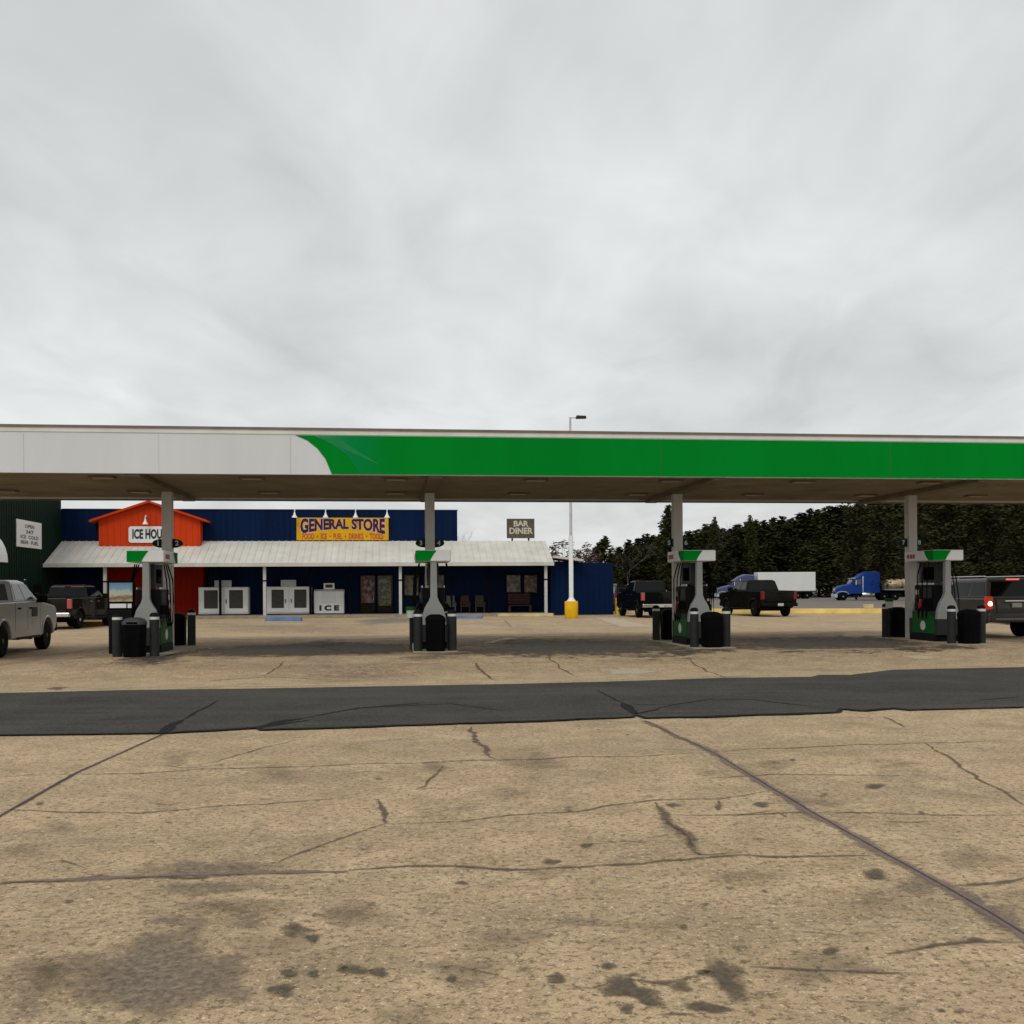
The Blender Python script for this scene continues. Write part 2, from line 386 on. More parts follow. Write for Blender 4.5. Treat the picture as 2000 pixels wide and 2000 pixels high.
def stain_mat(name, rgb, nscale, thr, soft, rough=0.8, alpha=1.0, speck=0.0, amp=2.4):
    """a stain or crack filler whose own ragged outline comes from the mesh's edge value and noise"""
    m = bpy.data.materials.new(name); m.use_nodes = True
    nt = m.node_tree; N, L = nt.nodes, nt.links; b = N['Principled BSDF']; out = N['Material Output']
    b.inputs['Roughness'].default_value = rough; b.inputs['Specular IOR Level'].default_value = 0.25
    at = N.new('ShaderNodeAttribute'); at.attribute_name = 'edge'
    tc = N.new('ShaderNodeTexCoord')
    n = N.new('ShaderNodeTexNoise'); n.inputs['Scale'].default_value = nscale; n.inputs['Detail'].default_value = 8; n.inputs['Roughness'].default_value = 0.75
    L.new(tc.outputs['Object'], n.inputs['Vector'])
    a = N.new('ShaderNodeMath'); a.operation = 'MULTIPLY_ADD'; a.inputs[1].default_value = amp; a.inputs[2].default_value = -amp / 2
    L.new(n.outputs['Fac'], a.inputs[0])
    s = N.new('ShaderNodeMath'); s.operation = 'ADD'; L.new(at.outputs['Fac'], s.inputs[0]); L.new(a.outputs[0], s.inputs[1])
    mr = N.new('ShaderNodeMapRange'); mr.inputs['From Min'].default_value = thr; mr.inputs['From Max'].default_value = thr + soft
    mr.inputs['To Max'].default_value = alpha
    L.new(s.outputs[0], mr.inputs['Value'])
    n2 = N.new('ShaderNodeTexNoise'); n2.inputs['Scale'].default_value = 26; n2.inputs['Detail'].default_value = 6; n2.inputs['Roughness'].default_value = 0.8
    L.new(tc.outputs['Object'], n2.inputs['Vector'])
    r = N.new('ShaderNodeValToRGB'); r.color_ramp.elements[0].position = 0.4; r.color_ramp.elements[1].position = 0.68
    r.color_ramp.elements[0].color = tuple(c * 0.8 for c in rgb) + (1,); r.color_ramp.elements[1].color = tuple(min(1, c * (1.25 + speck)) for c in rgb) + (1,)
    L.new(n2.outputs['Fac'], r.inputs[0]); L.new(r.outputs[0], b.inputs['Base Color'])
    tr = N.new('ShaderNodeBsdfTransparent'); mx = N.new('ShaderNodeMixShader')
    L.new(mr.outputs[0], mx.inputs[0]); L.new(tr.outputs[0], mx.inputs[1]); L.new(b.outputs[0], mx.inputs[2]); L.new(mx.outputs[0], out.inputs['Surface'])
    return m
class GB(MB):
    """mesh with a per-vertex 'edge' value, draped on the ground"""
    def __init__(s): super().__init__(); s.e = []
    def drape(s, pts, faces, edge, dz, m):
        s.add([(x, y, gz(x, y) + dz) for x, y in pts], faces, m); s.e += list(edge)
    def ribbon(s, px, width, dz=0.005, m=1, jit=0.012, taper=True, seed=0):
        rnd = random.Random(seed * 31 + len(px))
        raw = [G(u, v) for u, v in px]; pts = []
        for a, b in zip(raw, raw[1:]):
            k = max(2, int((b - a).length / 0.12)); k = min(k, 60)
            for i in range(k): pts.append(a.lerp(b, i / k))
        pts.append(raw[-1]); n = len(pts)
        off = rnd.random() * 50
        line = []
        for i, p in enumerate(pts):
            j = mnoise.noise(Vector((p.x * 1.7 + off, p.y * 1.7, 3.0))) * jit * 3 + mnoise.noise(Vector((p.x * 8 + off, p.y * 8, 1.0))) * jit
            d = (pts[min(i + 1, n - 1)] - pts[max(i - 1, 0)]); d.z = 0; d.normalize()
            nrm = Vector((-d.y, d.x, 0)); w = width * (0.75 + 0.7 * abs(mnoise.noise(Vector((i * 0.13 + off, 0, 7)))))
            if taper: w *= min(1, 0.25 + 4 * min(i, n - 1 - i) / n)
            line.append((p + nrm * j, nrm, w))
        vs, ed, fs = [], [], []
        for p, nr, w in line:
            for k, e_ in ((-1, 0.0), (0, 1.0), (1, 0.0)):
                q = p + nr * (w * k); vs.append((q.x, q.y)); ed.append(e_)
        for i in range(n - 1):
            for k in range(2):
                a = i * 3 + k; fs.append((a, a + 1, a + 4, a + 3))
        s.drape(vs, fs, ed, dz, m)
    def blob(s, poly_px, dz=0.005, m=2, core=0.9, rings=4):
        pts = [G(u, v) for u, v in poly_px]; c = sum(pts, Vector()) / len(pts)
        # resample
        loop = []
        for a, b in zip(pts, pts[1:] + pts[:1]):
            k = max(1, min(12, int((b - a).length / 0.25)))
            for i in range(k): loop.append(a.lerp(b, i / k))
        n = len(loop); vs = [(c.x, c.y)]; ed = [core]; fs = []
        for r in range(1, rings + 1):
            t = r / rings * 1.25
            for p in loop:
                q = c.lerp(p, t); vs.append((q.x, q.y)); ed.append(core * (1 - (r / rings) ** 2.2))
        for i in range(n): fs.append((0, 1 + i, 1 + (i + 1) % n))
        for r in range(rings - 1):
            for i in range(n):
                a = 1 + r * n + i; b = 1 + r * n + (i + 1) % n; fs.append((a, b, b + n, a + n))
        s.drape(vs, fs, ed, dz, m)
    def oval(s, u, v, rx, ry, **k):
        rnd = random.Random(int(u * 7 + v))
        ph = rnd.random() * 6
        s.blob([(u + rx * math.cos(t) * (1 + 0.22 * math.sin(2 * t + ph) + 0.1 * math.sin(5 * t + ph)), v + ry * math.sin(t) * (1 + 0.2 * math.sin(3 * t + ph))) for t in [2 * math.pi * i / 14 for i in range(14)]], **k)
    def finish(s, name, mats):
        o = s.build(name, mats); at = o.data.attributes.new('edge', 'FLOAT', 'POINT'); at.data.foreach_set('value', s.e); return o

def axis_steps(spec):
    out = [spec[0][0]]
    for a, b, st in spec:
        k = max(1, int(round((b - a) / st)))
        out += [a + (b - a) * (i + 1) / k for i in range(k)]
    return out
gb = GB()
xs = axis_steps([(-700, -60, 80), (-60, -6, 6), (-6, 27, .6), (27, 60, 3), (60, 700, 80)])
ns = axis_steps([(-90, -30, 10), (-30, -8, 2), (-8, 14, 0.4), (14, 60, 4), (60, 1500, 120)])
gv = []
for n_ in ns:
    for x_ in xs:
        gv.append((COL0[0] + x_ * EX[0] + n_ * EY[0], COL0[1] + x_ * EX[1] + n_ * EY[1]))
w_ = len(xs)
gb.drape(gv, [(j * w_ + i, j * w_ + i + 1, (j + 1) * w_ + i + 1, (j + 1) * w_ + i) for j in range(len(ns) - 1) for i in range(w_ - 1)], [1.0] * len(gv), 0.0, 0)
# mats: 0 pavement 1 thin crack 2 grey-brown stain 3 oil spot 4 joint stain 5 pale patch 6 dark asphalt patch, oil and painted contact shade 7 blue paint 8 joint line
cracks = [
    ([(0, 1518), (140, 1513), (270, 1510), (500, 1500), (800, 1490), (960, 1485), (1200, 1478), (1390, 1470)], .022),
    ([(1395, 1468), (1600, 1458), (1790, 1452), (2000, 1448)], .022),
    ([(0, 1580), (50, 1582), (270, 1590), (400, 1578), (520, 1570), (640, 1560), (710, 1558)], .020),
    ([(360, 1500), (460, 1475), (580, 1445)], .015), ([(870, 1495), (840, 1520), (810, 1541), (885, 1543)], .020),
    ([(920, 1420), (950, 1470), (965, 1482)], .05), ([(735, 1562), (740, 1580), (755, 1608)], .030),
    ([(755, 1608), (700, 1628), (640, 1645), (540, 1688)], .020),
    ([(755, 1608), (900, 1603), (1000, 1593), (1150, 1580), (1280, 1565), (1400, 1560), (1515, 1545)], .020),
    ([(1285, 1568), (1300, 1600), (1330, 1630), (1370, 1670)], .055), ([(1310, 1592), (1570, 1588), (1800, 1592), (2000, 1593)], .020),
    ([(1400, 1565), (1405, 1583)], .03),
    ([(0, 1725), (240, 1715), (500, 1705), (680, 1702)], .045), ([(680, 1702), (800, 1693), (900, 1690), (1000, 1697), (1250, 1685), (1450, 1668), (1600, 1673), (1700, 1672)], .034),
    ([(1800, 1452), (1850, 1480), (1890, 1510), (1950, 1540), (2000, 1575)], .026), ([(1380, 1520), (1500, 1512), (1800, 1515)], .016),
    ([(1850, 1732), (2000, 1715)], .035), ([(1730, 1865), (1790, 1862), (1900, 1845), (2000, 1840)], .030), ([(1470, 1900), (1650, 1900), (1780, 1898)], .018),
    ([(1725, 1400), (1760, 1420)], .03), ([(1230, 1910), (1300, 1918), (1400, 1905)], .02),
    ([(930, 1295), (938, 1310), (965, 1328)], .05), ([(1070, 1282), (1120, 1320)], .035), ([(560, 1290), (520, 1320)], .03),
    ([(380, 1332), (520, 1322), (700, 1330)], .04), ([(1340, 1285), (1420, 1325)], .03),
]
for i, (pl, w) in enumerate(cracks): gb.ribbon(pl, w * 1.35, m=1, seed=i, jit=0.028)
# the wide expansion joints
j1 = [(-250, 1735), (0, 1595), (150, 1510), (320, 1434)]
j2 = [(1258, 1408), (1395, 1472), (1515, 1545), (1590, 1590), (1730, 1670), (1850, 1735), (2000, 1825), (2200, 1950)]
gb.ribbon(j1, .020, dz=.009, m=8, jit=.003, taper=False, seed=51)
gb.ribbon(j2, .008, dz=.009, m=8, jit=.003, taper=False, seed=52)
gb.ribbon(j2, .085, dz=.006, m=4, jit=.012, taper=False, seed=53)
gb.ribbon([(0, 1725), (240, 1715), (500, 1705), (680, 1702)], .055, dz=.006, m=4, seed=54)
for t_ in range(16):                                           # short hairlines everywhere
    u, v = random.uniform(40, 1960), random.uniform(1430, 1990)
    gb.ribbon([(u, v), (u + random.uniform(25, 70), v + random.uniform(-8, 8)), (u + random.uniform(75, 130), v + random.uniform(-14, 14))], .014, m=1, seed=90 + t_, jit=.02)
def c1(pts): return [(x * 1000 / 1932, 1300 + y * 700 / 1352) for x, y in pts]
def c2(pts): return [(1000 + x * 1000 / 1932, 1300 + y * 700 / 1352) for x, y in pts]
gb.blob(c1([(280, 1190), (420, 1070), (560, 1010), (740, 1000), (790, 1090), (900, 1100), (940, 1180), (930, 1260), (760, 1290), (650, 1330), (420, 1300), (300, 1290)]), m=2, core=1.35)
gb.blob(c1([(540, 960), (640, 930), (720, 950), (790, 950), (800, 1000), (640, 1000)]), m=2, core=.75)
gb.blob(c1([(470, 780), (560, 745), (700, 735), (880, 745), (1080, 740), (1100, 775), (800, 790), (500, 800)]), m=2, core=.95)
gb.blob(c1([(570, 830), (800, 810), (1050, 820), (1080, 845), (900, 862), (640, 880), (560, 870)]), m=2, core=.85)
gb.blob(c1([(860, 920), (980, 910), (1010, 990), (880, 1010)]), m=2, core=.65)
gb.blob(c1([(0, 1240), (150, 1220), (220, 1300), (120, 1352), (0, 1352)]), m=2, core=.6)
for x, y, rx, ry in [(1060, 1227, 62, 24), (1340, 1150, 60, 20), (1430, 1158, 40, 20), (1115, 1000, 55, 28), (1180, 1030, 30, 16), (1700, 1185, 26, 14), (1740, 822, 28, 7), (1090, 1160, 40, 16), (1180, 1165, 26, 14), (1290, 1140, 22, 12)]:
    gb.oval(x * 1000 / 1932, 1300 + y * 700 / 1352, rx * .56, ry * .56, m=3, core=1.15)
gb.blob(c2([(310, 1220), (380, 1170), (450, 1165), (480, 1215), (540, 1225), (590, 1300), (520, 1290), (440, 1250), (350, 1250)]), m=3, core=1.45)
gb.blob(c2([(725, 1105), (770, 1100), (820, 1130), (890, 1150), (890, 1280), (830, 1275), (760, 1200), (725, 1170)]), m=3, core=1.2)
gb.blob(c2([(645, 1275), (720, 1270), (850, 1300), (840, 1320), (740, 1315), (660, 1300)]), m=3, core=1.3)
for x, y, rx, ry in [(165, 1182, 42, 20), (430, 1298, 32, 18), (640, 1215, 45, 22), (365, 1135, 28, 14), (1205, 1080, 30, 14), (1370, 455, 36, 10), (280, 680, 24, 10), (150, 742, 36, 12), (610, 528, 30, 8), (1370, 790, 45, 20), (720, 1160, 30, 12), (1620, 1305, 16, 8), (940, 525, 40, 9), (1340, 1068, 10, 6)]:
    gb.oval(1000 + x * 1000 / 1932, 1300 + y * 700 / 1352, rx * .56, ry * .56, m=3, core=1.2)
gb.blob(c2([(120, 960), (160, 940), (330, 960), (460, 970), (380, 990), (150, 985)]), m=2, core=.75)
gb.blob(c2([(700, 790), (900, 760), (1100, 800), (1000, 830), (740, 830)]), m=2, core=.55)
gb.blob(c2([(1440, 800), (1560, 780), (1640, 860), (1560, 890), (1420, 850)]), m=2, core=.75)
gb.blob(c2([(1650, 830), (1720, 830), (1790, 900), (1932, 900), (1932, 1040), (1830, 1030), (1760, 950)]), m=2, core=.85)
gb.blob(c2([(1300, 360), (1450, 340), (1560, 370), (1500, 400), (1380, 390)]), m=2, core=.5)
gb.blob(c2([(540, 560), (600, 590), (650, 620), (710, 700), (650, 680), (560, 610)]), m=2, core=.7)
rs = random.Random(21)
for t_ in range(80):                                          # scattered drips and dark flecks
    v = 1420 + 570 * rs.random() ** .8; k_ = (v - 1150) / 850; q_ = rs.uniform(5, 24) * k_
    gb.oval(rs.uniform(10, 1990), v, q_, q_ * rs.uniform(.25, .5), m=3, core=rs.uniform(.55, .95), rings=3, dz=.0045)
for t_ in range(26):                                           # broad faint grime
    v = 1430 + 560 * rs.random(); k_ = (v - 1150) / 850; q_ = rs.uniform(60, 170) * k_
    gb.oval(rs.uniform(20, 1980), v, q_, q_ * rs.uniform(.25, .45), m=9, core=rs.uniform(.5, .8), dz=.004)
# beside and under the canopy; dark patches by the islands mix oil with painted contact shadow
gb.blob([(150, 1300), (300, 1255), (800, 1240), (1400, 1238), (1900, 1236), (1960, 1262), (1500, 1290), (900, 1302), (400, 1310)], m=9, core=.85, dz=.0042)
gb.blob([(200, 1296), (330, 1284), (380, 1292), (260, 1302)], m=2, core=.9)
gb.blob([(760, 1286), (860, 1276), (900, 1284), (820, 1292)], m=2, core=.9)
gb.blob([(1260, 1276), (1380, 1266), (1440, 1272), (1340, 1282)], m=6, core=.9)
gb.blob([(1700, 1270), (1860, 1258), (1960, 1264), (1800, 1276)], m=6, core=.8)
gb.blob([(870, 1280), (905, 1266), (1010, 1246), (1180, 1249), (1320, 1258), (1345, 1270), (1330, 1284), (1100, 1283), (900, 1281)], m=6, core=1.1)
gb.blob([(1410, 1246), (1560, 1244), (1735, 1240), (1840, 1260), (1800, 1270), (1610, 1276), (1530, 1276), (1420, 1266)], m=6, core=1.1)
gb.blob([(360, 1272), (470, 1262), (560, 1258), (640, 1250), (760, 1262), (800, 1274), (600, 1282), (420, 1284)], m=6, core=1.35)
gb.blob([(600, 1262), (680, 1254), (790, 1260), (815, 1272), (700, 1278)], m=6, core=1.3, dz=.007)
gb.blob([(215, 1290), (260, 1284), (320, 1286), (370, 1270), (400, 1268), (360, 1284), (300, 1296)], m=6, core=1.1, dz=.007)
gb.blob([(0, 1300), (80, 1275), (240, 1262), (250, 1290), (120, 1298)], m=2, core=.75)
gb.blob([(360, 1215), (640, 1218), (820, 1226), (800, 1240), (500, 1238), (360, 1232)], m=2, core=.55)
gb.blob([(940, 1215), (1100, 1228), (1260, 1240), (1250, 1246), (1000, 1240)], m=2, core=.45)
gb.blob([(560, 1308), (760, 1300), (880, 1318), (780, 1332), (600, 1330)], m=2, core=.6)
gb.blob([(80, 1346), (110, 1341), (140, 1342), (120, 1349)], m=3, core=1.0)
gb.blob([(1170, 1308), (1215, 1304), (1300, 1310), (1260, 1318), (1190, 1317)], m=5, core=1.0)
gb.blob([(1750, 1283), (1800, 1278), (1850, 1285), (1790, 1290)], m=5, core=.9)
gb.blob([(930, 1256), (1000, 1244), (1012, 1246), (950, 1258)], m=5, core=.9)
gb.blob([(1155, 1206), (1198, 1204), (1232, 1214), (1290, 1226), (1215, 1226)], m=5, core=1.2)
gb.blob([(680, 1212), (760, 1206), (850, 1207), (845, 1214), (700, 1222)], m=7, core=.95)
gb.ribbon([(985, 1211), (1000, 1226)], .12, m=7, seed=77)
gb.blob([(560, 1212), (640, 1210), (690, 1214), (600, 1224)], m=2, core=.5)
lip = [(0, 1350), (250, 1342), (500, 1340), (1000, 1333), (1380, 1321), (1450, 1320)]
gb.ribbon(lip, .16, dz=.005, m=5, jit=.01, taper=False, seed=61)
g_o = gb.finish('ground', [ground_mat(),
    stain_mat('crack_dark', (0.120, 0.088, 0.062), 7, .22, .6, alpha=.74, amp=3.2), stain_mat('grey_brown_stain', (0.150, 0.118, 0.086), 6, .32, .8, alpha=.74, speck=1.2, amp=2.6),
    stain_mat('oil_spot', (0.092, 0.074, 0.050), 11, .38, .8, alpha=.84, speck=.6, amp=2.6), stain_mat('joint_stain', (0.215, 0.162, 0.135), 6, .15, .5, alpha=.75),
    stain_mat('pale_worn_patch', (0.56, 0.46, 0.33), 3, .3, .4, alpha=.75), stain_mat('old_asphalt_oil_contact_shade', (0.066, 0.056, 0.042), 2.6, .32, .6, alpha=.80, speck=.6, amp=3.4),
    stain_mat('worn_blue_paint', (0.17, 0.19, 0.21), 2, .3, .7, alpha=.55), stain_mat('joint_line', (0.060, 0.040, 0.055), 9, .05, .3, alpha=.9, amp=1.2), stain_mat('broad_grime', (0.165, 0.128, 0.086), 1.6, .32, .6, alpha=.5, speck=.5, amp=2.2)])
struct(g_o)

# fresh asphalt strip across the lot
near = [(-500, 1458), (-200, 1446), (0, 1437), (200, 1435), (318, 1433), (420, 1428), (505, 1423), (512, 1427), (700, 1421), (1000, 1411), (1150, 1405), (1236, 1402), (1243, 1398), (1262, 1404), (1450, 1398), (1637, 1392), (1641, 1385), (1683, 1389), (1745, 1384), (1776, 1388), (2000, 1382), (2300, 1370), (2600, 1358)]
far = [(-500, 1364), (0, 1355), (250, 1349), (500, 1346), (1000, 1337), (1200, 1332), (1414, 1325), (1585, 1323), (1600, 1319), (1662, 1319), (1745, 1309), (2000, 1304), (2600, 1288)]
def along(pl, u):
    for (a, va), (b, vb) in zip(pl, pl[1:]):
        if u <= b: return va + (vb - va) * (u - a) / (b - a)
    return pl[-1][1]
sb = GB(); us = sorted(set([-500 + 25 * i for i in range(125)] + [p[0] for p in near] + [p[0] for p in far]))
us = [u for u in us if u <= 2600]; K = 8; pv = []
for u in us:
    a, b = G(u, along(near, u)), G(u, along(far, u))
    ja = 0.02 * mnoise.noise(Vector((u * .03, 1, 2)))
    for k in range(K + 1):
        q = a.lerp(b, k / K); pv.append((q.x, q.y + (ja if k == 0 else 0)))
sb.drape(pv, [(i * (K + 1) + k, (i + 1) * (K + 1) + k, (i + 1) * (K + 1) + k + 1, i * (K + 1) + k + 1) for i in range(len(us) - 1) for k in range(K)], [1.0] * len(pv), .012, 0)
sb.ribbon([(u, v + 0.5) for u, v in near if -300 < u < 2300], .055, dz=.016, m=1, jit=.008, taper=False, seed=5)
for k_, pl in enumerate(([(300, 1434), (420, 1429), (505, 1423), (560, 1414), (600, 1408)], [(508, 1427), (620, 1424), (800, 1418)], [(900, 1415), (1150, 1406), (1236, 1402)], [(1250, 1404), (1400, 1401), (1637, 1393)], [(1637, 1386), (1690, 1390), (1745, 1385), (1780, 1389)])):
    sb.ribbon(pl, .085, dz=.0165, m=1, jit=.02, seed=70 + k_)
for i, (pl, w) in enumerate([([(316, 1434), (335, 1420), (357, 1408)], .09), ([(357, 1408), (390, 1390), (425, 1370)], .03), ([(505, 1424), (545, 1412), (590, 1405)], .09), ([(590, 1405), (700, 1385), (830, 1374)], .035), ([(700, 1385), (880, 1376), (1000, 1392)], .02),
        ([(1217, 1375), (1228, 1386), (1243, 1397)], .09), ([(1165, 1350), (1217, 1375)], .025), ([(1243, 1397), (1285, 1386)], .06), ([(1285, 1386), (1320, 1378), (1390, 1367), (1470, 1368), (1560, 1379), (1630, 1384)], .025), ([(1230, 1378), (1320, 1377)], .02), ([(1900, 1370), (2000, 1362)], .025)]):
    sb.ribbon(pl, w, dz=.016, m=1, seed=20 + i, jit=.012)
def asphalt_mat():
    m = mat('new_asphalt', (0.054, 0.052, 0.047), 0.95, var=0.30, scale=0.7, bump=1.0, bscale=40, spec=0.12)
    nt = m.node_tree; N, L = nt.nodes, nt.links; b = N['Principled BSDF']; src = b.inputs['Base Color'].links[0].from_socket
    tc = N.new('ShaderNodeTexCoord')
    def layer(src, scale, det, p0, p1, col, amt, stretch=None):
        n = N.new('ShaderNodeTexNoise'); n.inputs['Scale'].default_value = scale; n.inputs['Detail'].default_value = det; n.inputs['Roughness'].default_value = .75
        if stretch:
            mp = N.new('ShaderNodeMapping'); mp.inputs['Rotation'].default_value = (0, 0, -R(10)); mp.inputs['Scale'].default_value = stretch
            L.new(tc.outputs['Object'], mp.inputs[0]); L.new(mp.outputs[0], n.inputs['Vector'])
        else: L.new(tc.outputs['Object'], n.inputs['Vector'])
        r = N.new('ShaderNodeMapRange'); r.inputs['From Min'].default_value = p0; r.inputs['From Max'].default_value = p1; r.inputs['To Max'].default_value = amt
        L.new(n.outputs['Fac'], r.inputs['Value'])
        x = N.new('ShaderNodeMix'); x.data_type = 'RGBA'; L.new(r.outputs[0], x.inputs[0]); L.new(src, x.inputs[6]); x.inputs[7].default_value = col + (1,)
        return x.outputs[2]
    c = layer(src, 1.0, 5, .48, .72, (.105, .095, .078), .6, (.08, .9, 1))       # dusty wheel tracks along the strip
    c = layer(c, 30, 4, .56, .66, (.16, .15, .13), .7)                            # pale stones
    c = layer(c, 24, 4, .56, .66, (.018, .018, .018), .7)                         # dark voids
    L.new(c, b.inputs['Base Color']); return m
M.asphalt = asphalt_mat()
struct(sb.finish('asphalt_strip', [M.asphalt, stain_mat('tar_crack', (0.006, 0.005, 0.006), 8, .1, .25, rough=.95, amp=1.3)]))

# truck lot asphalt and forest floor beyond
def sheet(name, poly, dz, m):
    mb = MB(); pts = [G(u, v) for u, v in poly]
    mb.add([(p.x, p.y, gz(p.x, p.y) + dz) for p in pts], [tuple(range(len(pts)))]); return struct(mb.build(name, m))
M.lot = mat('old_lot_asphalt', (0.155, 0.130, 0.110), 0.9, var=0.2, scale=0.25)
M.dirt = mat('forest_floor', (0.05, 0.038, 0.028), 0.95, var=0.3, scale=0.3)
lotmb = MB(); lotmb.add([(14, 66.5, .004), (130, 78, .004), (130, 168, .004), (12, 172, .004)], [(0, 1, 2, 3)])
struct(lotmb.build('truck_lot', M.lot))
fmb = MB(); fmb.add([(-300, 176, .004), (8, 171, .004), (140, 166, .004), (150, 60, .004), (420, 60, .004), (420, 420, .004), (-300, 420, .004)], [(6, 5, 4, 3, 2, 1, 0)])
struct(fmb.build('forest_floor', M.dirt))

# ------------------------------------------------------------------ fuel canopy
SP = 6.69
isl = ['leftmost pump island', 'second pump island', 'third pump island', 'rightmost pump island']
can = thing('fuel_canopy', 'long flat fuel canopy with white and green fascia on four square columns', 'canopy', (COL0[0], COL0[1], 0), ANG)
NF, NR = -3.72, 2.95                            # local depth of front and rear fascia
XL, XR = -9.0, 28.0
Z0, Z1, ZS = 4.20, 5.25, 4.27                   # fascia bottom, top, soffit
# heights follow the photograph
gx = [LX(u, v, NF, COL0) for u, v in ((0, 922), (1000, 929.5), (2000, 937))]
Z0 = sum(z for _, z in gx) / 3
Z1 = sum(LX(u, v, NF, COL0)[1] for u, v in ((0, 829), (1000, 840.5), (2000, 852))) / 3
ZS = Z0 + 0.06
mb = MB(); mb.box(XL, XR, NF, NF + .12, Z0, Z1 - .05); mb.box(XL, XR, NR - .12, NR, Z0, Z1 - .05)
mb.box(XL, XL + .12, NF + .12, NR - .12, Z0, Z1 - .05); mb.box(XR - .12, XR, NF + .12, NR - .12, Z0, Z1 - .05)
mb.build('fascia', M.fascia, can)
for u in (46, 310, 567):                        # panel joints
    x = LX(u, 880, NF, COL0)[0]; MB().box(x - .008, x + .008, NF - .003, NF, Z0 + .02, Z1 - .19).build('panel_joint', M.column, can)
for u in (1290, 1738):
    x = LX(u, 880, NF, COL0)[0]; MB().box(x - .006, x + .006, NF - .0145, NF - .0125, Z0 + .02, Z1 - .18).build('panel_joint', M.dgreen, can)
mb = MB(); mb.box(XL - .03, XR + .03, NF - .04, NR + .04, Z1 - .05, Z1); mb.build('roof_cap', M.capbrown, can)
mb = MB(); mb.box(XL, XR, NF - .015, NF, Z1 - .15, Z1 - .05); mb.build('top_trim', M.cream, can)
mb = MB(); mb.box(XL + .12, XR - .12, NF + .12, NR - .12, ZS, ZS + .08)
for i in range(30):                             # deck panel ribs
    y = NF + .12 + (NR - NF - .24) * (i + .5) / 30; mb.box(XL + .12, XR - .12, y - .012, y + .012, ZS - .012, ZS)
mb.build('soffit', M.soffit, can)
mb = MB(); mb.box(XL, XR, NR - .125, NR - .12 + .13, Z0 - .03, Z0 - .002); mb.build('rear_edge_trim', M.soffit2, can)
def gpts(px): return [LX(u, v, NF, COL0) for u, v in px]
zt = Z1 - .17; zb = Z0 + .012
A = gpts([(577, 850), (600, 860), (620, 876), (636, 897), (648, 922)])
A = [(x, min(zt, max(zb, z))) for x, z in A]; A[0] = (A[0][0], zt); A[-1] = (A[-1][0], zb)
mb = MB(); mb.prism(A + [(XR, zb), (XR, zt)], 'y', NF - .012, NF - .001); mb.build('green_panel', M.green, can)
def swoosh_mat():
    m = bpy.data.materials.new('printed_green_fade'); m.use_nodes = True
    nt = m.node_tree; b = nt.nodes['Principled BSDF']; b.inputs['Roughness'].default_value = .7; b.inputs['Specular IOR Level'].default_value = .03
    tc = nt.nodes.new('ShaderNodeTexCoord'); sp = nt.nodes.new('ShaderNodeSeparateXYZ'); nt.links.new(tc.outputs['Object'], sp.inputs[0])
    mr = nt.nodes.new('ShaderNodeMapRange'); xa = gpts([(615, 860)])[0][0]; xb = gpts([(760, 860)])[0][0]
    mr.inputs['From Min'].default_value = xa; mr.inputs['From Max'].default_value = xb; nt.links.new(sp.outputs[0], mr.inputs['Value'])
    r = nt.nodes.new('ShaderNodeValToRGB'); r.color_ramp.elements[0].color = (.04, .26, .115, 1); r.color_ramp.elements[1].color = (.0004, .212, .020, 1)
    e2 = r.color_ramp.elements.new(.45); e2.color = (.003, .215, .06, 1)
    nt.links.new(mr.outputs[0], r.inputs[0]); nt.links.new(r.outputs[0], b.inputs['Base Color']); return m
B = gpts([(612, 852), (648, 868), (680, 890), (704, 922)]); B = [(x, min(zt, max(zb, z))) for x, z in B]; B[0] = (B[0][0], zt - .002); B[-1] = (B[-1][0], zb + .002)
T = gpts([(790, 854), (790, 922)])
mb = MB(); mb.prism([(B[0][0], zt - .002)] + B[1:-1] + [(B[-1][0], zb + .002), (T[1][0], zb + .002), (T[0][0], zt - .002)], 'y', NF - .016, NF - .0125); mb.build('green_fade_print', swoosh_mat(), can)
S = gpts([(622, 856), (662, 858), (742, 908)])
mb = MB(); mb.prism([S[0], S[2], S[1]], 'y', NF - .019, NF - .0165); mb.build('pale_ray_print', mat('pale_green_ray', (.02, .235, .075), .7, var=.2, scale=1.5, spec=.03), can)
for i in range(4):
    x = i * SP; mb = MB(); mb.box(x - .125, x + .125, -.125, .125, PAD - .02, ZS - .115)
    mb.box(x - .17, x + .17, -.17, .17, PAD - .02, PAD + .015)
    mb.build('column', M.column, can, bevel=.012)
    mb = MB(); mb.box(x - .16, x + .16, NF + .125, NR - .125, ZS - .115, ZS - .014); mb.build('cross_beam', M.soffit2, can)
for row, y in enumerate((-2.6, -.2 if False else .9)):
    for k in range(11):
        x = -7.6 + k * 3.35
        mb = MB(); mb.box(x - .28, x + .28, y - .17, y + .17, ZS - .05, ZS - .0125); mb.box(x - .22, x + .22, y - .12, y + .12, ZS - .056, ZS - .05, 1)
        mb.build('canopy_light', [M.soffit2, M.fixture], can)

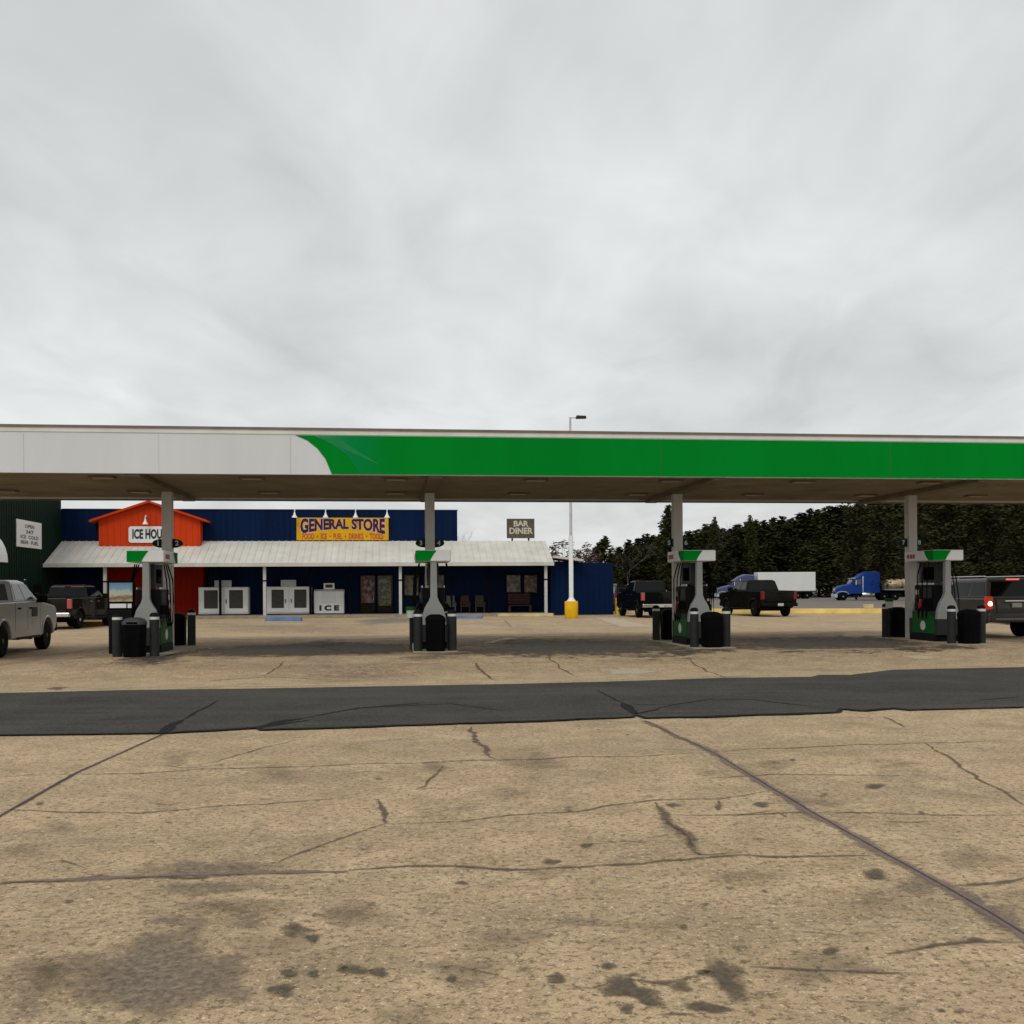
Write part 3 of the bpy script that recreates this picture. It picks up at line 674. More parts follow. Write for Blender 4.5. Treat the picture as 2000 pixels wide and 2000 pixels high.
# pump number signs: half ovals either side of each column
for i in range(4):
    for s in (-1, 1):
        num = str(2 * i + (1 if s < 0 else 2))
        side = 'left' if s < 0 else 'right'
        colname = ['leftmost', 'second', 'third', 'rightmost'][i]
        p = Vector((COL0[0] + i * SP * EX[0], COL0[1] + i * SP * EX[1], 2.88))
        st = thing('pump_number_sign', f'dark green half-oval sign numbered {num} on the {side} of the {colname} canopy column', 'sign', p, ANG, 'pump number signs on the canopy columns')
        mb = MB(); ov = [(s * .127, -.115)] + [(s * (.13 + .25 * math.cos(t)), .115 * math.sin(t)) for t in [R(-90 + 15 * k) for k in range(13)]] + [(s * .127, .115)]
        if s < 0: ov = ov[::-1]
        mb.prism(ov, 'y', -.03, .03); mb.build('sign_plate', M.signgreen, st, bevel=.006)
        shift(text_mb(num, .17, .006), (s * .235, -.034, 0)).build('lettering', M.letgreen, st)

# ------------------------------------------------------------------ pump islands
def island_loc(i, s, lat=0.0):                  # s: along island from the column, negative toward the road
    x = COL0[0] + i * SP * EX[0] + lat * EX[0] + s * EY[0]; y = COL0[1] + i * SP * EX[1] + lat * EX[1] + s * EY[1]
    return (x, y, gz(x, y))
pfront = [2.38, 2.3, 2.0, 1.9]; bfront = [3.35, 2.95, 2.85, 2.75]; brear = [.95, .8, .75, .7]
pname = ['leftmost', 'second from left', 'third from left', 'rightmost']
def make_pump():
    t = thing('fuel_pump', 'x', 'fuel pump', (0, 0, 0), ANG, 'fuel pumps under the canopy')
    b = 0.05
    mb = MB(); mb.box(-.33, .33, -.66, .66, 0, b + .14); mb.build('base', M.black, t, bevel=.01)
    # lower cabinet with arched green panels
    mb = MB(); mb.box(-.29, .29, -.60, .60, b + .14, .80); mb.build('cabinet', M.dgrey, t, bevel=.02)
    for s in (-1, 1):
        arc = [(-.57, .22), (.57, .22), (.57, .60)] + [(.57 * math.cos(a), .60 + .17 * math.sin(a)) for a in [R(15 * k) for k in range(1, 12)]] + [(-.57, .60)]
        mb = MB(); mb.prism(arc, 'x', s * .291, s * .305); g = mb.build('green_panel', M.pumpgreen, t)
        mb = MB(); mb.prism([(.13 * math.sin(2 * math.pi * k / 18) , .42 + .13 * math.cos(2 * math.pi * k / 18)) for k in range(18)], 'x', s * .306, s * .311); mb.build('round_emblem', M.band, g)
    # dispenser head, black, with a lighter bezel and a screen on both lane faces
    mb = MB(); mb.box(-.27, .27, -.50, .50, .80, 1.50); mb.build('dispenser_head', M.black, t, bevel=.025)
    for s in (-1, 1):
        mb = MB(); mb.box(s * .27, s * .285, -.40, .10, 1.16, 1.44); mb.build('price_display', M.dgrey, t)
        mb = MB(); mb.box(s * .27, s * .30, .18, .42, 1.15, 1.40); mb.box(s * .30, s * .304, .22, .38, 1.24, 1.37, 1); mb.build('card_reader', [M.dgrey, M.band], t)
        mb = MB(); mb.box(s * .255, s * .275, -.48, .48, 1.505, 1.55); mb.build('silver_trim', M.band, t)
        for k in range(3):
            y = -.36 + k * .2
            mb = MB(); mb.box(s * .28, s * .36, y - .05, y + .05, .92, 1.12); mb.tube([(s * .36, y, 1.06), (s * .40, y - .02, 1.0), (s * .40, y - .03, .88)], .022, 6)
            mb.build('nozzle', M.red if k == 2 else M.matblack, t)
            mb = MB(); mb.tube([(s * .33, y, 2.10), (s * (.40 + .03 * k), y - .05, 1.72), (s * (.44 + .02 * k), y - .10, 1.2), (s * .46, y - .08, .72), (s * .42, y - .02, .62), (s * .39, y, .78), (s * .38, y, .95)], .016, 6); mb.build('hose', M.matblack, t)
    # upper screen panel between the uprights
    mb = MB(); mb.box(-.13, .13, -.44, .44, 1.56, 2.10); mb.build('upper_panel', M.dgrey, t)
    for s in (-1, 1):
        mb = MB(); mb.box(s * .131, s * .14, -.26, .26, 1.64, 1.98); mb.build('advert_screen', M.glass, t)
    # flared end uprights
    for s in (-1, 1):
        y0, y1 = s * .60, s * .74
        prof = [(-.30, .60), (.30, .60), (.28, .82), (.22, 1.02), (.12, 1.18), (.085, 1.28), (.075, 2.12), (-.075, 2.12), (-.085, 1.28), (-.12, 1.18), (-.22, 1.02), (-.28, .82)]
        mb = MB(); mb.prism(prof, 'y', min(y0, y1), max(y0, y1)); mb.build('end_upright', M.grey, t, bevel=.015)
        mb = MB(); mb.box(-.30, .30, min(y0, y1) + .01, max(y0, y1) - .01, .19, .598); mb.build('end_panel', M.dgrey, t)
    # topper: white box with green wrapped round two opposite corners
    hw, hl, zb_, zt_ = .42, .76, 2.13, 2.41
    mb = MB(); mb.box(-hw, hw, -hl, hl, zb_, zt_)
    o = mb.build('topper', M.white, t, bevel=.03)
    for s in (-1, 1):                                   # rotated 180 degrees the second time
        e_ = .006
        def wrap(u):                                    # path: from the lane face round the corner to the end face
            if u < .46: return (-hw - e_, -hl + (.46 - u))
            return (-hw - e_ + (u - .46), -hl - e_)
        mb = MB(); N_ = 24; rows = []
        for k in range(N_ + 1):
            f = k / N_
            lo = .06 + f * .80; 
            col = []
            for j in range(7):
                g_ = j / 6; z = zb_ + .012 + (zt_ - zb_ - .024) * g_
                inner0 = .30 * (1 - g_) ** 2.0 * 0 + .22 * (1 - g_) ** 1.6      # lane-side curve
                right = .80 + .16 * g_ ** 1.3
                u = inner0 + (right - inner0) * f
                x, y = wrap(u); col.append((s * x, s * y, z))
            rows.append(col)
        mb.loft(rows, 0, cap=False, closed=False)
        mb.build('green_wrap', M.green, o)
        mb = MB(); 
        for k in range(3):
            yy = -.18 + k * .15
            mb.box(-.008, .0, yy - .055, yy + .055, -.055, .055)
        mb.v = [(s * (x - hw - .001), s * (-(y) + .36), z + 2.27) for x, y, z in mb.v]
        mb.build('red_lettering', M.red, o)
    return t
pump0 = make_pump()
for i in range(4):
    p = pump0 if i == 0 else copy_tree(pump0)
    p.location = island_loc(i, -(pfront[i] - .72)); p.rotation_euler = (0, 0, ANG)
    p['label'] = f'grey fuel pump with green and white topper, {pname[i]} of the four pumps'
def make_bollard():
    mb = MB(); mb.lathe([(.105, 0), (.105, .82), (.10, .825)], 20)
    o = mb.build('bollard', M.bollard, None, smooth=40); tag(o, 'x', 'bollard', 'dark bollards guarding the pump islands')
    mb = MB(); mb.lathe([(.108, .825), (.108, .885)], 20); mb.build('reflective_band', M.band, o, smooth=40)
    mb = MB(); mb.lathe([(.105, .885), (.10, .93), (.075, .965), (.03, .98)], 20); mb.build('bollard_cap', M.black, o, smooth=50)
    return o
def make_bin():
    o = thing('trash_bin', 'x', 'trash bin', (0, 0, 0), ANG, 'trash bins at the pump islands')
    rr = lambda w, d, z, c=.07: [(x + cx * 0, y, z) for x, y, cx in [(-w + c, -d, 0), (w - c, -d, 0), (w, -d + c, 0), (w, d - c, 0), (w - c, d, 0), (-w + c, d, 0), (-w, d - c, 0), (-w, -d + c, 0)]]
    mb = MB(); mb.loft([rr(.20, .21, .0), rr(.215, .22, .05), rr(.225, .23, .66), rr(.23, .235, .72)]); mb.build('bin_body', M.bin, o, smooth=40)
    mb = MB(); mb.loft([rr(.235, .24, .722), rr(.23, .235, .78), rr(.19, .20, .84), rr(.11, .12, .875, .05)]); mb.build('bin_lid', M.bin, o, smooth=30)
    mb = MB(); mb.box(-.12, .12, -.243, -.234, .735, .78); mb.build('bin_opening', M.matblack, o)
    return o
def make_plinth():
    mb = MB(); mb.box(-.52, .52, -3.3, 1.4, 0, .05); o = mb.build('island_plinth', M.concrete, None, bevel=.02)
    return tag(o, 'x', 'plinth', 'low concrete plinths under the pump islands')
bol0, bin0, pl0 = make_bollard(), make_bin(), make_plinth()
first = dict(b=True, t=True, p=True)
for i in range(4):
    q = pl0 if i == 0 else copy_tree(pl0)
    q.location = island_loc(i, 0); q.location.z = PAD - .03; q.rotation_euler = (0, 0, ANG); q['label'] = f'low worn concrete plinth under the {isl[i]}'
    for end, s in (('front', -bfront[i]), ('back', brear[i])):
        t = bin0 if first['t'] else copy_tree(bin0); first['t'] = False
        t.location = island_loc(i, s - (.12 if end == 'front' else -.1)); t.rotation_euler = (0, 0, ANG)
        t['label'] = f'black trash bin between the bollards at the {end} of the {isl[i]}'
        if i == 0 and end == 'front':
            t['label'] = 'black trash bin with a grey lid at the front of the leftmost pump island'
        for lat in (-.40, .40):
            b = bol0 if first['b'] else copy_tree(bol0); first['b'] = False
            b.location = island_loc(i, s, lat)
            b['label'] = f'dark grey bollard {"left" if lat < 0 else "right"} of the trash bin at the {end} of the {isl[i]}'
for ch in bin0.children:                          # only this bin has a grey lid
    if ch.name.startswith('bin_lid'): ch.data = ch.data.copy(); ch.data.materials[0] = M.binlid
# washer buckets with squeegee
def make_bucket():
    t = thing('washer_bucket', 'x', 'washer bucket', (0, 0, 0), ANG, 'windscreen washer buckets')
    mb = MB(); mb.lathe([(.09, .0), (.11, .25), (.115, .26), (.10, .26)], 16); mb.build('bucket', M.band, t, smooth=40)
    mb = MB(); mb.lathe([(.114, .18), (.117, .262)], 16); mb.build('green_rim', M.pumpgreen, t, smooth=40)
    mb = MB(); mb.tube([(0, 0, .05), (.05, .03, .48)], .012, 6); mb.box(-.06, .16, .02, .05, .46, .50); mb.build('squeegee', M.matblack, t)
    return t
bk = make_bucket()
for k, (i, s, lat, z, lab) in enumerate([(1, -2.2, -.56, .78, 'pale washer bucket with green rim beside the second pump from the left'), (3, .45, -.42, .86, 'washer bucket with squeegee behind the column at the rightmost pump')]):
    b = bk if k == 0 else copy_tree(bk); b.location = Vector(island_loc(i, s, lat)) + Vector((0, 0, z)); b['label'] = lab
    mb = MB(); mb.tube([(0, 0, -z), (0, 0, .0)], .03, 8); mb.build('stand', M.bollard, b)
# advert stand left of the first pump
def advert_mat():
    m = bpy.data.materials.new('printed_picture'); m.use_nodes = True
    nt = m.node_tree; b = nt.nodes['Principled BSDF']; b.inputs['Roughness'].default_value = .35
    tc = nt.nodes.new('ShaderNodeTexCoord'); sp = nt.nodes.new('ShaderNodeSeparateXYZ'); nt.links.new(tc.outputs['Object'], sp.inputs[0])
    n = nt.nodes.new('ShaderNodeTexNoise'); n.inputs['Scale'].default_value = 7; n.inputs['Detail'].default_value = 3; nt.links.new(tc.outputs['Object'], n.inputs['Vector'])
    a = nt.nodes.new('ShaderNodeMath'); a.operation = 'MULTIPLY_ADD'; a.inputs[1].default_value = .45; nt.links.new(n.outputs['Fac'], a.inputs[0])
    mr = nt.nodes.new('ShaderNodeMapRange'); mr.inputs['From Min'].default_value = 1.12; mr.inputs['From Max'].default_value = 1.62; mr.inputs['To Min'].default_value = -.2; mr.inputs['To Max'].default_value = .75
    nt.links.new(sp.outputs[2], mr.inputs['Value']); nt.links.new(mr.outputs[0], a.inputs[2])
    r = nt.nodes.new('ShaderNodeValToRGB'); r.color_ramp.interpolation = 'EASE'
    els = r.color_ramp.elements; els[0].position = 0; els[0].color = (.30, .32, .22, 1); els[1].position = 1; els[1].color = (.10, .24, .36, 1)
    for p_, c_ in ((.2, (.42, .36, .22)), (.38, (.20, .12, .08)), (.52, (.50, .45, .30)), (.66, (.36, .46, .44)), (.8, (.16, .30, .42))):
        x = els.new(p_); x.color = c_ + (1,)
    nt.links.new(a.outputs[0], r.inputs[0]); nt.links.new(r.outputs[0], b.inputs['Base Color']); return m
ad = thing('advert_stand', 'black stand with a colour picture panel left of the leftmost pump', 'advert stand', island_loc(0, -2.1, -.62), ANG)
mb = MB(); mb.box(-.27, .27, -.12, .12, 0, 1.02); mb.build('stand_body', M.black, ad, bevel=.02)
mb = MB(); mb.box(-.30, .30, -.05, .05, 1.02, 1.70); mb.build('frame', M.matblack, ad, bevel=.01)
mb = MB(); mb.box(-.26, .26, -.058, -.051, 1.22, 1.66); mb.build('picture', advert_mat(), ad)
mb = MB(); mb.box(-.25, .12, -.058, -.051, 1.07, 1.17); mb.box(.15, .24, -.058, -.051, 1.07, 1.17); mb.build('caption_strip', M.white, ad)

# ------------------------------------------------------------------ general store
WL = 3.1                                         # local depth of the wall behind the posts
st = thing('general_store', 'long navy metal-clad general store with orange gable and pale porch roof', 'store', (STORE0[0], STORE0[1], 0), ANG)
xl = LX(121, 1059, WL)[0]; xr_t = LX(893, 1000, WL)[0]; xr = LX(1080, 1097, 0)[0]
z_top = LX(500, 996, WL)[1]; z_pt = LX(500, 1057, WL)[1]; z_ev = LX(500, 1101, -.4)[1]
mb = MB(); mb.box(xl - .6, xr_t, WL, WL + 14, 0, z_top); mb.box(xr_t, xr - .1, WL, WL + 12, 0, z_pt - .15)
k = xl + .2
while k < xr_t - .05:
    mb.box(k, k + .05, WL - .025, WL, z_pt - .2, z_top - .02); k += .36
while k < xr - .15: k += .36
mb.build('wall', M.navy, st)
k = xl + .2; mb = MB()
while k < xr - .15:
    mb.box(k, k + .05, WL - .025, WL - .002, .15, z_pt - .25); k += .36
mb.build('wall_rib', M.navy, st)
mb = MB(); mb.box(xl, xr_t + .05, WL - .06, WL + .1, z_top, z_top + .05); mb.build('parapet_cap', mat('dark_cap', (.02, .03, .05), .5), st)
# porch roof with standing ribs
mb = MB(); sl = (z_pt - z_ev) / (WL + .4); zr = lambda y: z_ev + (y + .4) * sl
mb.prism([(-.4, z_ev - .10), (WL - .03, z_pt - .10), (WL - .03, z_pt), (-.4, z_ev)], 'x', xl, xr)
k = xl + .2
while k < xr - .05:
    mb.prism([(-.4, z_ev + .001), (WL - .035, z_pt + .001), (WL - .035, z_pt + .035), (-.4, z_ev + .035)], 'x', k, k + .05); k += .42
mb.build('porch_roof', M.roof, st)
mb = MB(); mb.box(xl, xr, -.46, -.402, z_ev - .17, z_ev + .05); mb.build('gutter', M.roof, st)
# roof behind the porch on the low right part
mb = MB(); mb.prism([(WL + .01, z_pt - .12), (WL + 6, z_pt + .25), (WL + 12, z_pt - .12)], 'x', xr_t + .01, xr - .02); mb.build('low_roof', M.roof, st)
mb = MB(); mb.box(xl + .1, xr - .1, -.9, WL, .0, .15); mb.build('porch_floor', M.concrete, st)
for u in (205.5, 517, 782, 1066):
    x = LX(u, 1150, 0)[0]; mb = MB(); mb.box(x - .09, x + .09, -.09, .09, .15, zr(0) - .10); mb.box(x - .115, x + .115, -.115, .115, 2.22, 2.30, 1); mb.build('porch_post', [M.post, M.timber], st)
for u in (430, 606, 684, 955):                   # dark inner posts with knee braces
    x = LX(u, 1130, 1.6)[0]; mb = MB(); zt2 = zr(1.6) - .1
    mb.box(x - .07, x + .07, 1.53, 1.67, .15, zt2)
    for s in (-1, 1): mb.tube([(x, 1.6, zt2 - .75), (x + s * .6, 1.6, zt2 - .05)], .05, 4)
    mb.build('braced_inner_post', M.timber, st)
# orange gable bay
GY = WL - .85
ga, gb2 = LX(193, 1040, GY)[0], LX(391, 1040, GY)[0]; gm = (ga + gb2) / 2
ze = LX(290, 1016, GY)[1]; zp = LX(290, 983, GY)[1]
mb = MB(); mb.prism([(ga, zr(GY) - .02), (gb2, zr(GY) - .02), (gb2, ze), (gm, zp), (ga, ze)], 'y', GY, WL - .03)
k = ga + .15
while k < gb2 - .05:
    zt3 = ze + (zp - ze) * (1 - abs(k - gm) / (gm - ga)); mb.box(k, k + .05, GY - .025, GY, zr(GY), zt3 - .1); k += .36
mb.build('orange_gable', M.orange, st)
mb = MB(); ov = .48
for s in (-1, 1):
    xe = gm + s * ((gb2 - ga) / 2 + ov); sl2 = (zp - ze) / ((gb2 - ga) / 2)
    ze2 = ze - ov * sl2
    pl = [(gm, zp + .02), (xe, ze2 + .02), (xe, ze2 + .16), (gm, zp + .16)]
    mb.prism(pl if s > 0 else pl[::-1], 'y', GY - .35, WL + 2)
mb.build('gable_roof', M.orange, st)
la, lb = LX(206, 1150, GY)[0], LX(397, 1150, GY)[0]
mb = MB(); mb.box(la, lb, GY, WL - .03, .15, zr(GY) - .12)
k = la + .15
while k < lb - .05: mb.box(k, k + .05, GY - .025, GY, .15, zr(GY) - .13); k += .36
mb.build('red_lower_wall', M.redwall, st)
# doors and windows with posters
def poster_mat(name, c_a, c_b, c_c, seed):
    m = bpy.data.materials.new(name); m.use_nodes = True; nt = m.node_tree; b = nt.nodes['Principled BSDF']; b.inputs['Roughness'].default_value = .4
    tc = nt.nodes.new('ShaderNodeTexCoord'); mp = nt.nodes.new('ShaderNodeMapping'); mp.inputs['Location'].default_value = (seed, seed * 2, seed * 3)
    n = nt.nodes.new('ShaderNodeTexNoise'); n.inputs['Scale'].default_value = 3.4; n.inputs['Detail'].default_value = 2
    nt.links.new(tc.outputs['Object'], mp.inputs[0]); nt.links.new(mp.outputs[0], n.inputs['Vector'])
    r = nt.nodes.new('ShaderNodeValToRGB'); r.color_ramp.elements[0].position = .38; r.color_ramp.elements[1].position = .62
    r.color_ramp.elements[0].color = c_a + (1,); r.color_ramp.elements[1].color = c_c + (1,); x = r.color_ramp.elements.new(.5); x.color = c_b + (1,)
    nt.links.new(n.outputs['Fac'], r.inputs[0]); nt.links.new(r.outputs[0], b.inputs['Base Color']); return m
PO = [poster_mat('poster_red', (0.1800, 0.1740, 0.1620), (0.1320, 0.0180, 0.0150), (0.0180, 0.0090, 0.0072), 1.3), poster_mat('poster_grey', (0.1680, 0.1800, 0.1680), (0.0300, 0.0300, 0.0300), (0.1560, 0.1440, 0.0300), 4.1),
      poster_mat('poster_tan', (0.1800, 0.1740, 0.1320), (0.1200, 0.1140, 0.0900), (0.0540, 0.0480, 0.0420), 7.7), poster_mat('poster_mixed', (0.1800, 0.1620, 0.1140), (0.1200, 0.0600, 0.0240), (0.0720, 0.0360, 0.0240), 9.2)]
def opening(kind, u0, u1, v0, v1, post, lab=None):
    x0, z1_ = LX(u0, v0, WL - .03); x1, z0_ = LX(u1, v1, WL - .03)
    if kind == 'door': z0_ = .16
    mb = MB(); fw = .09
    mb.box(x0 - fw, x1 + fw, WL - .07, WL - .03, z0_ - (.0 if kind == 'door' else fw), z0_ + .05 if kind == 'door' else z0_)
    mb.box(x0 - fw, x1 + fw, WL - .07, WL - .03, z1_, z1_ + fw)
    mb.box(x0 - fw, x0, WL - .07, WL - .03, z0_ + .05, z1_); mb.box(x1, x1 + fw, WL - .07, WL - .03, z0_ + .05, z1_)
    o = mb.build(kind, M.timber, st)
    mb = MB(); mb.box(x0, x1, WL - .05, WL - .035, z0_, z1_); mb.build('pane', M.glass, o)
    if post:
        pm, a, b, c_, d = post
        mb = MB(); mb.box(x0 + (x1 - x0) * a, x0 + (x1 - x0) * b, WL - .055, WL - .0515, z0_ + (z1_ - z0_) * c_, z0_ + (z1_ - z0_) * d); mb.build('poster', pm, o)
    if kind == 'door':
        mb = MB(); mb.tube([(x1 - .12, WL - .075, 1.0), (x1 - .12, WL - .11, 1.02), (x1 - .12, WL - .11, 1.3), (x1 - .12, WL - .075, 1.32)], .015, 6); mb.build('handle', M.chrome, o)
    return o
opening('door', 704, 733, 1124, 1200, (PO[0], .06, .94, .28, .98))
opening('door', 737, 767, 1124, 1200, (PO[1], .06, .9, .2, .98))
opening('window', 789, 818, 1123, 1164, (PO[2], .05, .95, .05, .95)); opening('window', 828, 868, 1123, 1164, (PO[2], .05, .95, .05, .95))
opening('window', 989, 1017, 1123, 1157, (PO[2], .04, .96, .04, .96)); opening('window', 1023, 1049, 1123, 1158, (PO[3], .04, .96, .04, .96))
# navy annex on the right end
aw = thing('annex_building', 'low navy metal annex at the right end of the general store', 'annex', (STORE0[0], STORE0[1], 0), ANG)
ax0, ax1 = xr - .05, LX(1198, 1150, .6)[0]; az0, az1 = LX(1137, 1096, .6)[1], LX(1198, 1100, .6)[1]
mb = MB(); mb.prism([(ax0, 0), (ax1, 0), (ax1, az1), (ax0, az0)], 'y', .6, 13)
k = ax0 + .2
while k < ax1: mb.box(k, k + .05, .575, .6, .05, az1 - .05); k += .36
mb.build('wall', M.navy, aw)
rx0, rz0 = LX(1083, 1087, -.2); rx1, rz1 = LX(1139, 1094, -.2)
mb = MB(); mb.prism([(rx0, rz0 - .08), (rx1, rz1 - .08), (rx1, rz1 + .06), (rx0, rz0 + .06)], 'y', -.3, 3.0); mb.build('side_roof', M.roof, aw)
# ------- signs, sign lamps
def lamp(name_lab, x, ly, z):
    t = thing('gooseneck_lamp', name_lab, 'sign lamp', (STORE0[0] + x * EX[0] + ly * EY[0], STORE0[1] + x * EX[1] + ly * EY[1], z), ANG, 'white gooseneck lamps over the shop signs')
    mb = MB(); mb.tube([(0, .38, .55), (0, .15, .62), (0, -.02, .55), (0, -.05, .38)], .03, 6); mb.build('arm', M.white, t)
    mb = MB(); mb.lathe([(.03, .42), (.05, .36), (.08, .24), (.17, .10), (.18, 0.06)], 14, (0, -.05, 0)); mb.build('shade', M.white, t, smooth=50)
    return t
sx0, sz1 = LX(579, 1011, WL - .1); sx1, sz0 = LX(759, 1055, WL - .1)
sw, sh = sx1 - sx0, sz1 - sz0; sm = (sx0 + sx1) / 2; zm = (sz0 + sz1) / 2
def world_of(lx, ly, z): return (STORE0[0] + lx * EX[0] + ly * EY[0], STORE0[1] + lx * EX[1] + ly * EY[1], z)
gs = thing('store_sign', 'yellow painted GENERAL STORE sign on the navy wall', 'sign', world_of(sm, WL - .1, zm), ANG)
mb = MB(); mb.box(-sw / 2, sw / 2, 0, .07, -sh / 2, sh / 2); mb.build('board', M.signyellow, gs)
H2 = sh
def arch(x, y):
    t = x / (sw * .46); k_ = .62 + .46 * t * t           # letters taller at both ends
    top = sh * .40; return x, top - (top - y) * k_ if True else y
tm = text_mb('GENERAL STORE', 1.15, .05, lambda x, y: (x, sh * .40 + (y - .40) * (.72 + .42 * (x / (sw * .46)) ** 2)), width=sw * .92)
shift(tm, (0, -.012, 0)).build('lettering', M.purple, gs)
tm2 = text_mb('GENERAL STORE', 1.15, .09, lambda x, y: (x, sh * .40 + (y - .40) * (.72 + .42 * (x / (sw * .46)) ** 2)), width=sw * .935)
shift(tm2, (0.0, -.005, -.01)).build('letter_outline', M.letcream, gs)
tm = text_mb('FOOD  •  ICE  •  FUEL  •  DRINKS  •  TOOLS', .5, .016, width=sw * .88); shift(tm, (0, -.008, -sh * .34)).build('lettering', M.letred, gs)
for k, u in enumerate((575.5, 636, 694.5, 756)):
    x, z = LX(u, 1013, WL - .45); lamp(f'white gooseneck lamp, {["leftmost", "second", "third", "rightmost"][k]} of the four above the GENERAL STORE sign', x, WL - .45, z)
ix0, iz1 = LX(251, 1028, GY - .06); ix1 = 2 * LX(290, 1040, GY)[0] - ix0 + .3; iz0 = LX(251, 1060, GY - .06)[1]
ih = thing('ice_house_sign', 'white rounded ICE HOUSE sign on the orange gable', 'sign', world_of((ix0 + ix1) / 2, GY - .06, (iz0 + iz1) / 2), ANG)
iw, ihh = ix1 - ix0, iz1 - iz0
cr_ = .15; rc = []
for cx, cz, a0 in ((iw / 2 - cr_, ihh / 2 - cr_, 0), (-iw / 2 + cr_, ihh / 2 - cr_, 90), (-iw / 2 + cr_, -ihh / 2 + cr_, 180), (iw / 2 - cr_, -ihh / 2 + cr_, 270)):
    rc += [(cx + cr_ * math.cos(R(a0 + 22.5 * q)), cz + cr_ * math.sin(R(a0 + 22.5 * q))) for q in range(5)]
mb = MB(); mb.prism(rc, 'y', 0, .06); mb.build('board', M.white, ih)
shift(text_mb('ICE HOUSE', .78, .035, width=iw * .84), (0, -.006, 0)).build('lettering', M.letblack, ih)
x, z = LX(284, 1026, GY - .4); lamp('white gooseneck lamp above the ICE HOUSE sign', x, GY - .4, z)
# brown sign on the porch roof
bx0, bz1 = LX(990, 1013, WL + .6); bx1, bz0 = LX(1044, 1051, WL + .6)
bs = thing('brown_roof_sign', 'dark brown sign with cream lettering standing above the porch roof', 'sign', world_of((bx0 + bx1) / 2, WL + .6, (bz0 + bz1) / 2), ANG)
bw, bh = bx1 - bx0, bz1 - bz0
mb = MB(); mb.box(-bw / 2, bw / 2, 0, .15, -bh / 2, bh / 2); mb.build('board', M.signbrown, bs)
shift(text_mb('BAR', .50, .02, lambda x, y: (x, y - .12 * x * x), width=bw * .55), (0, -.006, bh * .24)).build('lettering', M.letcream, bs)
shift(text_mb('DINER', .55, .02, width=bw * .86), (0, -.006, -bh * .14)).build('lettering', M.letcream, bs)
for s in (-1, 1):
    mb = MB(); mb.box(s * bw * .3 - .05, s * bw * .3 + .05, .151, .24, -bh / 2 - .6, bh * .3); mb.build('support_post', M.timber, bs)
# ice merchandisers and chest
def ice_cabinet(u0, u1, v0, v1, lab, glass):
    ly = WL - 1.15 if glass else WL - .95
    x0, z1_ = LX(u0, v0, ly); x1 = LX(u1, v1, ly)[0]; w = x1 - x0
    t = thing('ice_merchandiser', lab, 'ice freezer', world_of((x0 + x1) / 2, ly, .15), ANG, 'white ice freezers on the porch')
    h = z1_ - .15
    mb = MB(); mb.box(-w / 2, w / 2, .05, .9, .06, h); mb.box(-w / 2 + .05, w / 2 - .05, .12, .85, 0, .06, 1); mb.build('cabinet', [M.icebox, M.matblack], t, bevel=.03)
    for s in (-1, 1):
        a, b = (-w / 2 + .03, -.04) if s < 0 else (.04, w / 2 - .03)
        mb = MB(); mb.box(a, b, 0, .048, .14, h - .04); d = mb.build('door', M.icebox, t, bevel=.02)
        iw_ = b - a; mb = MB(); mb.box(a + iw_ * .22, b - iw_ * .2, -.008, -.001, .14 + (h - .2) * .18, .14 + (h - .2) * .92); mb.build('door_pane', M.iceglass, d)
        mb = MB(); hx = a + iw_ * .88 if s < 0 else a + iw_ * .10; mb.box(hx - .02, hx + .02, -.06, -.001, h * .42, h * .56); mb.build('handle', M.dgrey, d)
    mb = MB(); mb.box(-w * .18, w * .16, .1, .2, h + .002, h + .42); mb.build('top_sign', M.icesign, t)
    return t
ice_cabinet(387, 485, 1147, 1209, 'white two-door ice freezer beside the red wall', True)
ice_cabinet(520, 608, 1146, 1207, 'white two-door ice freezer between porch post and ice chest', True)
ly = WL - 1.05; x0, z1_ = LX(613, 1151, ly); x1 = LX(672, 1206, ly)[0]; w = x1 - x0; h = z1_ - .15
t = thing('ice_chest', 'white ice chest with black ICE lettering near the shop doors', 'ice chest', world_of((x0 + x1) / 2, ly, .15), ANG, 'white ice freezers on the porch')
mb = MB(); mb.prism([(0, .05), (.95, .05), (.95, h), (.35, h), (0, h * .92)], 'x', -w / 2, w / 2); mb.build('cabinet', M.icebox, t, bevel=.03)
mb = MB(); mb.box(-w * .22, w * .22, -.045, -.002, h * .46, h * .90); mb.build('lid_door', M.white, t, bevel=.02)
shift(text_mb('ICE', .42, .03, spacing=1.6, width=w * .66), (0, -.008, h * .24)).build('lettering', M.letblack, t)
mb = MB(); mb.box(-w * .18, w * .18, .2, .3, h + .002, h + .38); so = mb.build('top_sign', M.icebox, t); mb = MB(); mb.box(-w * .12, w * .12, .192, .199, h + .1, h + .3); mb.build('sign_print', M.brick, so)
